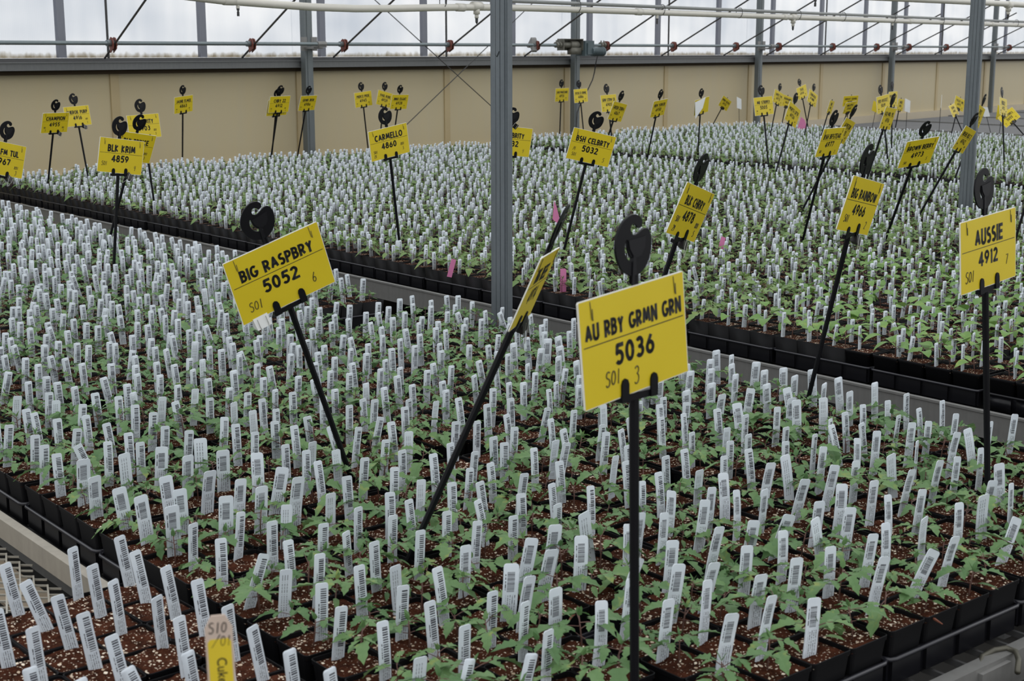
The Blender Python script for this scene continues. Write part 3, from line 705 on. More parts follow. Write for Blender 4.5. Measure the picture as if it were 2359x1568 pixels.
# individuals
pot_me = pot_mb(True).mesh('pot', M['plastic'], False)
soil_me = [soil_mb(12, 50 + k).mesh('soil', M['soil'], True) for k in range(5)]
SV = []
for k in range(16):
    st, lv = seedling(100 + k, True, 'tomato', 1.2); SV.append((st.mesh('stem', M['stem'], True), lv.mesh('leaves', M['leaf'], False)))
lab_me = [label_mb(.0197, .093, True, .006, b).mesh('plant_label', M['label']) for b in (0, .01, -.012, .022)]
wlab_me = [label_mb(.0265, .096, True, .006, b).mesh('plant_label', M['wlabel']) for b in (0, .01, -.02, .03)]
for i in NEAR:
    x, y, a, kind, dz, pc, pr = pots[i]
    if kind == 'bare': lab, grp = 'black pot of bare peat, no seedling, lower left, %s row, %s column' % (nth(pr + 1), nth(pc + 1)), 'unplanted pots at the lower left'
    else: lab, grp = 'black potted tomato seedling, near bench, %s row from front, %s column' % (nth(pr + 1), nth(pc + 1)), 'nearest seedling pots'
    r = bpy.data.objects.new('potted_seedling' if kind != 'bare' else 'soil_filled_pot', None); SC.collection.objects.link(r); r.location = (x, y, ZP + dz); r.rotation_euler = (0, 0, a); r.empty_display_size = .03
    tag(r, lab, 'potted seedling' if kind != 'bare' else 'pot', grp)
    o = link('pot', pot_me, r); so = link('soil', random.choice(soil_me), r); so.rotation_euler = (0, 0, random.choice((0, 1, 2, 3)) * math.pi / 2)
    if kind == 'bare': so.location = (0, 0, .003)
    elif random.random() > .04:
        st, lv = random.choice(SV); s = random.choice((.85, .95, 1.0, 1.1, 1.2)) * random.uniform(.9, 1.1); g = random.uniform(0, 6.28); loc = (random.gauss(0, .008), random.gauss(-.006, .008), -.008)
        for nm, me in (('stem', st), ('leaves', lv)):
            o = link(nm, me, r); o.rotation_euler = (0, 0, g); o.scale = (s, s, s); o.location = loc
    else: r['label'] = lab if kind == 'bare' else lab
for i in NEAR:
    x, y, a, kind, dz, pc, pr = pots[i]; wz, yaw, roll, pitch, lx, ly, lz = label_pose(pots[i])
    if random.random() < .03 and kind != 'bare': continue
    c, s = math.cos(a), math.sin(a); me = random.choice(wlab_me if wz else lab_me)
    if kind == 'bare': lx, ly, lz = random.uniform(-.004, .02), .030, .0
    o = link('plant_label', me); o.matrix_world = Matrix.Translation((x + lx * c - ly * s, y + lx * s + ly * c, ZP - .008 + lz + (.003 if kind == 'bare' else 0))) @ Matrix.Rotation(yaw + (math.pi if random.random() < .07 and kind != 'bare' else 0), 4, 'Z') @ Matrix.Rotation(roll, 4, 'Y') @ Matrix.Rotation(pitch, 4, 'X')
    if kind == 'bare': tag(o, 'narrow white barcode label in unplanted pot, lower left, %s row, %s column' % (nth(pr + 1), nth(pc + 1)), 'plant label', 'labels in the unplanted pots')
    elif wz: tag(o, 'wide white barcode label, near bench, %s row from front, %s column' % (nth(pr + 1), nth(pc + 1)), 'plant label', 'wide labels in the nearest pots')
    else: tag(o, 'narrow white barcode label, near bench, %s row from front, %s column' % (nth(pr + 1), nth(pc + 1)), 'plant label', 'narrow labels in the nearest pots')

# the rest, each kind one mass
far = [p for i, p in enumerate(pots) if i not in nearset]
XY = np.array([(p[0], p[1]) for p in far]); AN = np.array([p[2] for p in far]); DZ = np.array([p[4] for p in far]); NF = len(far)
D = np.hypot(XY[:, 0], XY[:, 1]); T = np.column_stack([XY, ZP + DZ])
near2 = D < 4.3
o = mass('seedling_pots', [(pot_mb(True).arrays(), rotz(AN[near2]), T[near2], np.zeros(near2.sum())), (pot_mb(False).arrays(), rotz(AN[~near2]), T[~near2], np.zeros((~near2).sum()))], [M['plastic']])
tag(o, 'thousands of further square black pots packed edge to edge over the benches', 'pots', kind='stuff')
o = mass('potting_soil', [(soil_mb(6, 3).arrays(), rotz(AN[near2]), T[near2], np.zeros(near2.sum())), (soil_mb(1, 4).arrays(), rotz(AN[~near2]), T[~near2], np.zeros((~near2).sum()))], [M['soil']])
tag(o, 'dark peat with perlite filling the further pots', 'soil', kind='stuff')
isbroad = np.array([p[3] == 'mid' and p[1] < 3.35 + .3 * math.sin(p[0] * 3) and p[0] < 5.6 for p in far]); bare = np.array([p[3] == 'bare' for p in far]); isnear = np.array([p[3] == 'near' for p in far])
parts = []; empty = RNG.random(NF) < .04; vid = RNG.integers(0, 10, NF); g = RNG.random(NF) * 6.283; sc = RNG.normal(1.0, .12, NF) * np.array([1.2 if p[3] == 'mid' and math.hypot(p[0], p[1]) < 7 else 1.0 for p in far]); ti = RNG.random(NF)
jit = np.column_stack([RNG.normal(0, .008, NF), RNG.normal(-.005, .008, NF), np.full(NF, -.008)])
for k in range(10):
    for fine in (True, False):
      for nearb in (True, False):
        sel = (vid == k) & ~empty & ~bare & ~isbroad & ((D < 5.2) == fine) & (isnear == nearb)
        mm = merged(*seedling(300 + k + 20 * fine, fine, 'tomato', 1.15))
        if not nearb: mm.m = [2 if q_ == 1 else q_ for q_ in mm.m]
        if sel.any(): parts.append((mm.arrays(), rotz(g[sel]) * sc[sel][:, None, None], T[sel] + jit[sel], ti[sel]))
o = mass('tomato_seedlings', parts, [M['stem'], M['leaf'], M['leafm']])
tag(o, 'thousands of small tomato seedlings greening the far rows of every bench', 'seedlings', kind='stuff')
parts = []
for k in range(10):
    sel = (vid == k) & ~empty & isbroad
    if sel.any(): parts.append((merged(*seedling(400 + k, True, 'broad', 1.2)).arrays(), rotz(g[sel]) * sc[sel][:, None, None], T[sel] + jit[sel], ti[sel]))
o = mass('broad_leaf_seedlings', parts, [M['stem'], M['leafb']])
tag(o, 'light green broad leaved seedlings at the right end of the middle bench', 'seedlings', kind='stuff')
rowsN = [[], []]; rowsF = []; rowsM = []; rowsC = []
for i, p in enumerate(far):
    if RNG.random() < .03: continue
    wz, yaw, roll, pitch, lx, ly, lz = label_pose(p); c, s = math.cos(p[2]), math.sin(p[2])
    if random.random() < .05: yaw += math.pi
    e = (p[0] + lx * c - ly * s, p[1] + lx * s + ly * c, ZP - .008 + lz, yaw, roll, pitch, random.random())
    (rowsN[1] if wz else rowsN[0] if D[i] < 5.5 and p[3] in ('near', 'bare') else rowsC if D[i] < 5.5 else rowsF if p[3] == 'near' else rowsM).append(e)
def inst(rows, mb):
    q_ = np.array(rows); R = rotz(q_[:, 3]) @ roty(q_[:, 4]) @ rotx(q_[:, 5]); return (mb.arrays(), R, q_[:, :3], q_[:, 6])
o = mass('plant_labels', [inst(rowsN[0], label_mb(.0197, .092, True, .006)), inst(rowsF, label_mb(.0197, .088, False)), inst(rowsM, label_mb(.0172, .074, False)), inst(rowsC, label_mb(.0172, .076, True, .006))], [M['label']])
tag(o, 'thousands of white barcode labels standing in the pots from mid bench to the wall', 'plant labels', kind='stuff')
if rowsN[1]:
    o = mass('wide_plant_labels', [inst(rowsN[1], label_mb(.0265, .096, True, .006))], [M['wlabel']])
    tag(o, 'wide white labels in the last rows of the near bench by the rail', 'plant labels', kind='stuff')

SIGNS = [
('jaune', 'JAUNE FLMEE', '4863', [5.1907, 10.3941, -0.0339, -0.1804, 0.3536, 0.4009, -0.0156], 1),
('champion', 'CHAMPION', '4955', [3.5246, 8.956, 0.0595, -0.275, 0.2935, 0.374, -0.0287], 1),
('cherok', 'CHEROK PURP', '4916', [3.893, 9.1596, -0.0813, 0.1187, 0.2656, 0.3826, -0.0027], 1),
('celeb', 'CELEBRITY', '4903', [3.5133, 7.3905, -0.0541, 0.0915, 0.1387, 0.3946, -0.0035], 1),
('blkprince', 'BLK PRINCE', '4906', [2.6562, 6.0913, 0.2166, -0.2562, 0.1934, 0.4054, -0.0071], 1),
('blkkrim', 'BLK KRIM', '4859', [2.2803, 5.19, 0.0866, -0.0448, 0.2204, 0.4081, -0.0666], 1),
('fmtul', 'BLK FM TUL', '4967', [1.9314, 5.6437, 0.2757, 0.0348, 0.3099, 0.3983, 0.0377], 1),
('gregs', 'GREGS ALTAI', '4949', [5.7356, 9.9638, -0.0363, -0.3164, 0.1812, 0.3906, -0.07], 1),
('chry', 'CHRY 22', '4912', [5.7077, 9.9317, 0.0437, -0.2798, 0.1801, 0.4132, 0.0061], 1),
('grwn', 'GRWN JNSN', '4986', [6.3625, 10.5996, 0.027, -0.3402, 0.3032, 0.3975, -0.0643], 1),
('pierce', 'PIERCE PRDE', '4945', [7.185, 10.7588, -0.1128, -0.0098, 0.1513, 0.3834, -0.0172], 1),
('paul', 'PAUL ROBE', '4929', [7.2918, 10.7454, 0.1153, -0.0336, 0.2055, 0.3819, -0.1101], 1),
('jnno', 'JNNO EGGNT', '4928', [7.2884, 10.5392, 0.0165, -0.2471, 0.1626, 0.3751, -0.0476], 1),
('carmello', 'CARMELLO', '4860', [3.5996, 5.1492, -0.1504, -0.057, 0.0214, 0.4196, 0.017], 1),
('raspbry', 'BIG RASPBRY', '5052', [1.5402, 2.386, -0.3891, -0.0683, -0.0761, 0.4165, -0.0282], 1),
('post_celeb', 'CELEBRITY', '5032', [4.0887, 5.0594, 0.0575, -0.0993, -0.1218, 0.4028, -0.0484], 1),
('sanm', 'SAN MARZANO', '4931', [9.4879, 10.7935, -0.0472, -0.1013, 0.1535, 0.377, -0.051], 1),
('rose', 'ROSE D BRNE', '4886', [9.5265, 10.4675, -0.0964, 0.0506, 0.133, 0.3742, -0.0476], 1),
('grnstrw', 'GRN STRW CK', '4905', [7.7928, 8.2098, -0.0741, 0.0934, 0.176, 0.402, -0.025], 1),
('zebra', 'GREEN ZEBRA', '4867', [6.8648, 7.4264, 0.1556, -0.2926, 0.2934, 0.4091, -0.0913], 1),
('bsh', 'BSH CELBRTY', '5032', [3.944, 4.4704, 0.1518, -0.1941, -0.2635, 0.4215, -0.0343], 1),
('nyork', 'NEW YORKER', '4950', [7.8126, 7.8835, -0.0836, -0.3525, 0.2688, 0.4026, -0.0865], 1),
('white', '', '', [8.8231, 8.2912, -0.1725, -0.2087, 0.1684, 0.368, -0.05], 1),
('stripey', 'MR STRIPEY', '5005', [8.0904, 6.8895, -0.0536, 0.1232, -0.0033, 0.4108, -0.0019], 1),
('tan', 'SWEET TAN', '4972', [11.1921, 9.5446, 0.3303, 0.058, 0.2075, 0.3551, 0.0206], 1),
('mortg', 'MORTG LIFTR', '4926', [7.6313, 6.453, 0.287, -0.0593, 0.2398, 0.3897, -0.1109], 1),
('taxi', 'TAXI', '4954', [12.4981, 10.1059, -0.2718, 0.0699, 0.145, 0.3761, -0.0276], 1),
('sungold', 'SUNGOLD', 'M 4000', [11.4537, 9.3212, 0.3477, 0.0817, 0.2171, 0.3558, -0.0299], 1),
('mapston', 'ALPSTON', '4935', [6.0873, 4.9562, 0.2576, -0.3844, 0.33, 0.4278, -0.093], 1),
('bfsteak', 'BSH BFSTEAK', '4977', [5.1377, 4.1664, -0.1089, -0.3489, 0.1955, 0.4341, -0.1627], 1),
('rocket', 'RED ROCKET', '5019', [9.4629, 6.8544, -0.2018, 0.0347, 0.1416, 0.4018, -0.0766], 1),
('rough', 'ROUGHWOOD', '4924', [10.2618, 7.4017, -0.0616, 0.0067, 0.2749, 0.3976, -0.0488], 1),
('gld', 'GLD MDL YEL', '4916', [7.052, 5.2887, 0.1549, -0.2185, 0.2989, 0.4225, -0.015], 1),
('rainbow', 'BIG RAINBOW', '4966', [2.748, 2.191, 0.0184, -0.2246, 0.2444, 0.4511, -0.2119], 1),
('brown', 'BROWN BERRY', '4973', [5.3559, 3.883, -0.1487, -0.4558, -0.0614, 0.4148, -0.0191], 1),
('brshs', 'BRSHS BLK Z', '4942', [6.3261, 4.3884, 0.2136, -0.4416, 0.2258, 0.403, -0.1168], 1),
('kst', 'FRST', '4925', [8.2082, 5.4312, 0.2776, -0.1729, 0.3273, 0.4005, -0.0065], 1),
('thin', 'HILBLY', '4921', [9.8528, 6.0763, 0.0516, 0.1448, 0.3019, 0.3845, -0.0306], 1),
('aussie', 'AUSSIE', '4912', [2.339, 1.4228, -0.0815, 0.0342, 0.0873, 0.4434, -0.0142], 1),
('german', 'AU RBY GRMN GRN', '5036', [1.1899, 1.1961, 0.0186, 0.0444, 0.1355, 0.4547, 0.0964], 1),
('chrry', 'BLK CHRRY', '4878', [2.4545, 2.5399, 0.1375, -0.2971, 0.3385, 0.438, -0.2127], 1),
('edge', 'BIG BEEF', '4974', [1.3573, 1.9261, 0.3245, -0.2978, 0.687, 0.4562, 0.0059], 1),
('backa', 'BRNDY BLUSH', '4933', [12.7967, 11.7982, 0.463, -0.2785, 0.0506, 0.2212, -0.0177], 0),
('backb', 'MARMANDE', '4867', [13.2297, 11.1079, 0.2015, -0.0562, 0.1174, 0.221, -0.0273], 0),
('pine', 'GREAT GRMN', '5041', [14.1744, 10.9096, -0.0874, -0.2512, -0.3535, 0.2199, 0.0486], 0),
('pineb', 'PINEAPPLE', '4968', [12.7409, 9.8718, -0.0438, -0.4041, 0.1146, 0.2207, 0.0091], 0),
('narrow', 'LIME', '4918', [11.6449, 9.2678, 0.2072, -0.1708, 0.4149, 0.2559, 0.0087], 0),
('peek', 'AMISH', '4906', [13.208, 9.5049, 0.1194, -0.0831, 0.2902, 0.2245, 0.0004], 0),
('peekb', 'ROMA', '4980', [13.5409, 8.8702, -0.2588, 0.3974, 0.2212, 0.2003, 0.0096], 0),
('peekc', 'VALLEY GIRL', '4971', [13.7487, 9.1491, 0.336, 0.0026, 0.0168, 0.2457, 0.0106], 0),
('fire', 'FIREWORKS', '5055', [12.9167, 7.7201, -0.4099, 0.8249, -0.5538, 0.2338, -0.0096], 0),
('offr', '', '', [5.8504, 3.5328, 0.1523, -0.1576, 0.0851, 0.402, -0.0025], 0),
]

# ------------------------------------------------------------------ hook-headed stakes with yellow cards
CW, CH = .205, .13
HEAD = [(-5, -46), (-5, -36), (-18, -31), (-28, -21), (-34, -6), (-34, 8), (-29, 20), (-20, 30), (-9, 36), (0, 38), (10, 36), (16, 31), (17, 25.5), (13.5, 21), (8.5, 21), (5, 24.5), (.5, 26.5), (-4, 24.5), (-6, 20), (-4, 15.5), (1.5, 13.2), (9, 15), (19, 19.5), (27, 19.5), (32, 15), (35, 6), (34, -6), (30, -18), (22, -28), (12, -34), (5, -36), (5, -46)]
SLIT = [(-15.5, 6.5), (-17.5, -4), (-13.5, -13.5), (-4.5, -19), (4, -19.5), (3, -16.5), (-4, -14), (-9.5, -8), (-12, 1), (-12.3, 8)]
def curve_mesh(name, splines, ext, mat, smooth_pts=True):
    cu = bpy.data.curves.new(name, 'CURVE'); cu.dimensions = '2D'; cu.fill_mode = 'BOTH'; cu.extrude = ext
    for pts in splines:
        s = cu.splines.new('POLY'); s.points.add(len(pts) - 1); s.use_cyclic_u = True
        for k, (x, y) in enumerate(pts): s.points[k].co = (x, y, 0, 1)
    o = bpy.data.objects.new(name, cu); me = bpy.data.meshes.new_from_object(o); me.name = name
    bpy.data.objects.remove(o); bpy.data.curves.remove(cu); me.materials.clear(); me.materials.append(mat)
    me.transform(Matrix.Rotation(math.pi / 2, 4, 'X')); return me
def cr(pts, n=3):
    out = []; m = len(pts)
    for i in range(m):
        p0, p1, p2, p3 = (np.array(pts[(i + k) % m], float) for k in (-1, 0, 1, 2))
        for j in range(n):
            t = j / n; out.append(tuple(.5 * ((2 * p1) + (-p0 + p2) * t + (2 * p0 - 5 * p1 + 4 * p2 - p3) * t * t + (-p0 + 3 * p1 - 3 * p2 + p3) * t ** 3)))
    return out
hp = HEAD[:1] + HEAD[1:2] + cr(HEAD[1:-1])[3:-3] + HEAD[-2:]
head_me = curve_mesh('hook_head', [[(x * .001, y * .001) for x, y in hp], [(x * .001, y * .001) for x, y in reversed(cr(SLIT))]], .0016, M['stake'])
mb = MB(); mb.prism([(-.0115, .0075), (-.009, -.003), (-.003, -.011), (.004, -.0145), (.013, -.012), (.02, -.003), (.022, .011), (.006, .009)], .006, (0, 0, 0))
mb.prism([(-.0045, -.046), (.0045, -.046), (.0025, -.012), (-.0025, -.012)], .006, (0, 0, 0)); pad_me = mb.mesh('inner_pad', plain('stake_pad', (.007, .007, .009), .4, 0, .1, 30, .2))
def stake_me(s):
    mb = MB(); mb.tube([(0, .0062, -.088), (0, .0062, .0), (0, .0062, s - .012), (0, .0045, s + .03), (0, .0045, s + CH + .012)], [.0035, .0058, .0064, .0048, .0045], 8)
    mb.box(-.036, .036, -.0015, .0065, s - .010, s - .001)
    for t in (-.0285, .0285):
        mb.prism([(t - .0068, s - .010), (t + .0068, s - .010), (t + .0068, s + .012), (t + .0045, s + .0175), (t, s + .0195), (t - .0045, s + .0175), (t - .0068, s + .012)], .0025, (0, -.0028, 0))
    return mb.mesh('stake', M['stake'])
def arc(cx_, cz, rx, rz, a0, a1, n=9): return [(cx_ + rx * math.cos(math.radians(a0 + (a1 - a0) * k / n)), cz + rz * math.sin(math.radians(a0 + (a1 - a0) * k / n))) for k in range(n + 1)]
# block capitals as stroke skeletons on a unit-high box: (width, strokes)
BL = {'A': (.60, [[(0, 0), (.3, 1), (.6, 0)], [(.12, .32), (.48, .32)]]), 'B': (.46, [[(0, 0), (0, 1)], [(0, 1)] + arc(.2, .76, .22, .24, 90, -90, 6) + [(0, .52)], [(0, .52)] + arc(.22, .26, .24, .26, 90, -90, 6) + [(0, 0)]]),
      'C': (.54, [arc(.32, .5, .32, .5, 48, 312, 12)]), 'D': (.54, [[(0, 0), (0, 1)] + arc(.14, .5, .4, .5, 90, -90, 10) + [(0, 0)]]), 'E': (.38, [[(.38, 1), (0, 1), (0, 0), (.38, 0)], [(0, .52), (.34, .52)]]),
      'F': (.38, [[(.38, 1), (0, 1), (0, 0)], [(0, .50), (.34, .50)]]), 'G': (.60, [arc(.32, .5, .32, .5, 48, 350, 13) + [(.34, .44)]]), 'H': (.52, [[(0, 0), (0, 1)], [(.52, 0), (.52, 1)], [(0, .52), (.52, .52)]]),
      'I': (.0, [[(0, 0), (0, 1)]]), 'J': (.30, [[(.30, 1), (.30, .22)] + arc(.14, .2, .16, .2, 0, -160, 6)]), 'K': (.50, [[(0, 0), (0, 1)], [(.46, 1), (.02, .50), (.50, 0)]]), 'L': (.34, [[(0, 1), (0, 0), (.34, 0)]]),
      'M': (.76, [[(0, 0), (.12, 1), (.38, .22), (.64, 1), (.76, 0)]]), 'N': (.54, [[(0, 0), (0, 1), (.54, 0), (.54, 1)]]), 'O': (.66, [arc(.33, .5, .33, .5, 0, 360, 18)]), 'P': (.44, [[(0, 0), (0, 1)] + arc(.18, .72, .26, .28, 90, -90, 7) + [(0, .44)]]),
      'Q': (.66, [arc(.33, .5, .33, .5, 0, 360, 18), [(.4, .25), (.66, -.05)]]), 'R': (.48, [[(0, 0), (0, 1)] + arc(.18, .73, .26, .27, 90, -90, 7) + [(0, .46)], [(.18, .46), (.48, 0)]]), 'S': (.42, [arc(.21, .76, .2, .24, 50, 250, 8) + arc(.21, .27, .22, .27, 72, -145, 9)]),
      'T': (.46, [[(0, 1), (.46, 1)], [(.23, 1), (.23, 0)]]), 'U': (.50, [[(0, 1), (0, .25)] + arc(.25, .25, .25, .25, 180, 360, 8) + [(.50, 1)]]), 'V': (.56, [[(0, 1), (.28, 0), (.56, 1)]]), 'W': (.84, [[(0, 1), (.21, 0), (.42, .92), (.63, 0), (.84, 1)]]),
      'X': (.5, [[(0, 0), (.5, 1)], [(0, 1), (.5, 0)]]), 'Y': (.50, [[(0, 1), (.25, .48), (.50, 1)], [(.25, .48), (.25, 0)]]), 'Z': (.46, [[(0, 1), (.46, 1), (0, 0), (.46, 0)]]),
      '0': (.46, [arc(.23, .5, .23, .5, 0, 360, 16)]), '1': (.12, [[(0, .86), (.12, 1), (.12, 0)]]), '2': (.44, [arc(.22, .74, .21, .26, 165, -25, 8) + [(0, .0), (.44, 0)]]), '3': (.42, [arc(.19, .76, .2, .24, 150, -90, 8) + arc(.19, .27, .23, .27, 90, -150, 9)]),
      '4': (.50, [[(.36, 0), (.36, 1), (0, .26), (.50, .26)]]), '5': (.44, [[(.42, 1), (.1, 1), (.05, .56)] + arc(.2, .31, .24, .32, 110, -145, 9)]), '6': (.46, [[(.34, 1), (.04, .46)] + arc(.23, .29, .23, .29, 150, 510, 14)]), '7': (.44, [[(0, 1), (.44, 1), (.12, 0)]]),
      '8': (.44, [arc(.22, .77, .19, .23, 0, 360, 12), arc(.22, .27, .23, .27, 0, 360, 14)]), '9': (.46, [[(.12, 0), (.42, .54)] + arc(.23, .71, .23, .29, -30, 330, 14)]), ' ': (.22, [])}
def text_me(txt, bold, height, width, mat, shear=0.0, cond=.8):
    if not txt.upper() == txt:
        cu = bpy.data.curves.new('lettering', 'FONT'); cu.body = txt; cu.size = 1.0; cu.offset = .012; cu.align_x = 'CENTER'; cu.fill_mode = 'FRONT'
        o = bpy.data.objects.new('lettering', cu); me = bpy.data.meshes.new_from_object(o); bpy.data.objects.remove(o); bpy.data.curves.remove(cu)
        n = len(me.vertices); co = np.empty(n * 3, dtype=np.float32); me.vertices.foreach_get('co', co); co = co.reshape(-1, 3); sy = height / .7
        cxm = (co[:, 0].max() + co[:, 0].min()) / 2
        me.vertices.foreach_set('co', np.column_stack([(co[:, 0] - cxm) * sy * cond, np.zeros(n), co[:, 1] * sy]).astype(np.float32).ravel())
        me.materials.clear(); me.materials.append(mat); me.update(); me.name = 'lettering'; return me
    T = .275; sp = .33; tot = sum(BL[c][0] + sp for c in txt) - sp + T
    sy = height / (1 + T); sx_ = min(sy * cond, width / tot); x = T / 2; mb = MB(); t = T / 2; kx = sy / sx_      # keep stems equally thick both ways, nearly
    kx = min(1.25, kx)
    for ch in txt:
        w, st = BL[ch]
        for s_ in st:
            P_ = [np.array((a / 1.0, b)) for a, b in s_]
            for i in range(len(P_) - 1):
                p, q_ = P_[i], P_[i + 1]; d = q_ - p; L = np.hypot(*d)
                if L < 1e-6: continue
                d = d / L; n_ = np.array((-d[1], d[0])); tt = t * (kx if abs(d[1]) > .5 else .92); ax_ = min(abs(d)) < .02
                if ax_ and i == 0: p = p - d * t * .95
                if ax_ and i == len(P_) - 2: q_ = q_ + d * t * .95
                c4 = [p + n_ * tt, p - n_ * tt, q_ - n_ * tt, q_ + n_ * tt]
                mb.add([((x + a - tot / 2) * sx_, 0, b * sy) for a, b in c4], [(0, 1, 2, 3)])
                if 0 < i and ax_ and min(abs(P_[i] - P_[i - 1])) < .02: mb.add([((x + P_[i][0] + sa * t * kx - tot / 2) * sx_, 0, (P_[i][1] + sb * t * .92) * sy) for sa, sb in ((-1, -1), (1, -1), (1, 1), (-1, 1))], [(0, 1, 2, 3)])
                elif 0 < i:
                    m = 8; mb.add([((x + p[0] + t * .97 * math.cos(6.2832 * k / m) * (kx if abs(d[1]) > .5 else 1) - tot / 2) * sx_, 0, (p[1] + t * .92 * math.sin(6.2832 * k / m)) * sy) for k in range(m)], [tuple(range(m))])
        x += w + sp
    me = mb.mesh('lettering', mat); return me
def lofted_strokes(mb, strokes, ox, oz, s, r=.0009):
    for st in strokes: mb.tube([(ox + x * s, -.0012, oz + z * s) for x, z in st], r, 5)
def arc(cx_, cz, rx, rz, a0, a1, n=9): return [(cx_ + rx * math.cos(math.radians(a0 + (a1 - a0) * k / n)), cz + rz * math.sin(math.radians(a0 + (a1 - a0) * k / n))) for k in range(n + 1)]
GL = {'S': [arc(.28, .78, .26, .22, 40, 250, 8) + arc(.25, .28, .26, .28, 80, -150, 9)], '0': [arc(.3, .5, .26, .45, 60, 420, 14)], '1': [[(.3, 1.0), (.28, 0)]],
      '2': [arc(.28, .75, .25, .25, 160, -20, 7) + [(.05, .02), (.55, .05)]], '3': [arc(.25, .77, .24, .22, 150, -80, 7) + arc(.25, .27, .28, .29, 80, -140, 8)], '4': [[(.1, .95), (.08, .45), (.5, .5)], [(.48, .95), (.35, -.1)]],
      '5': [[(.55, .95), (.15, .95), (.1, .6)] + arc(.25, .3, .27, .3, 100, -140, 8)], '6': [[(.35, 1.0), (.1, .5)] + arc(.3, .25, .22, .25, 170, 520, 12)], '7': [[(.05, .9), (.5, .95), (.2, 0)]],
      '9': [arc(.28, .7, .2, .24, 0, 360, 10) + [(.45, .6), (.3, 0)]], 'R': [[(.08, 0), (.1, .95)], arc(.12, .72, .32, .23, 90, -90, 6) + [(.5, 0)]], 'M': [[(.02, 0), (.2, .9), (.38, .3), (.6, .95), (.75, 0)]], ' ': []}
def handwrite(mb, txt, x, z, h, r=.0008, cond=.75):
    for ch in txt: lofted_strokes(mb, [[(a * cond + b * .12, b) for a, b in st] for st in GL.get(ch, [])], x, z, h, r); x += h * .62 * cond + h * .08
def binder(mb, x, z, ang=0.0, mat=0, wmat=1):
    c, s = math.cos(ang), math.sin(ang); ax = (c, 0, s); az = (-s, 0, c)
    mb.add([np.array((x, 0, z)) + np.array(ax) * a + np.array(az) * b + np.array((0, d, 0)) for a, b, d in
            ((-.0155, .008, -.002), (.0155, .008, -.002), (.0155, -.014, -.010), (-.0155, -.014, -.010), (-.0155, .008, .003), (.0155, .008, .003), (.0155, -.014, .011), (-.0155, -.014, .011))],
           [(0, 3, 2, 1), (4, 5, 6, 7), (0, 4, 7, 3), (1, 2, 6, 5), (3, 7, 6, 2), (0, 1, 5, 4)], mat)
    for sd in (-1, 1):
        pts = [(-.009, .006, -.003), (-.009, -.010, -.006), (-.004, -.03, -.012), (0, -.036, -.013), (.004, -.03, -.012), (.009, -.010, -.006), (.009, .006, -.003)]
        mb.tube([np.array((x, 0, z)) + np.array(ax) * a + np.array(az) * b + np.array((0, d * (1 if sd < 0 else -1) + (-.004 if sd < 0 else .004), 0)) for a, b, d in pts], .0007, 5, wmat)
card_mb = MB(); card_mb.prism([(-CW / 2 + .002, 0), (CW / 2 - .002, 0), (CW / 2, .002), (CW / 2, CH - .002), (CW / 2 - .002, CH), (-CW / 2 + .002, CH), (-CW / 2, CH - .002), (-CW / 2, .002)], .0022, (0, .0002, 0))
card_mb.m = [1] * len(card_mb.m)
face = [(-CW / 2 + .0012, -.00105, .001), (CW / 2 - .0012, -.00105, .001), (CW / 2 - .0012, -.00105, CH - .001), (-CW / 2 + .0012, -.00105, CH - .001)]
card_mb.add(face, [(0, 1, 2, 3)], 0)
card_me = card_mb.mesh('card', [M['yellow'], M['cardedge']]); wcard_me = card_mb.mesh('card', [M['white'], M['white']])

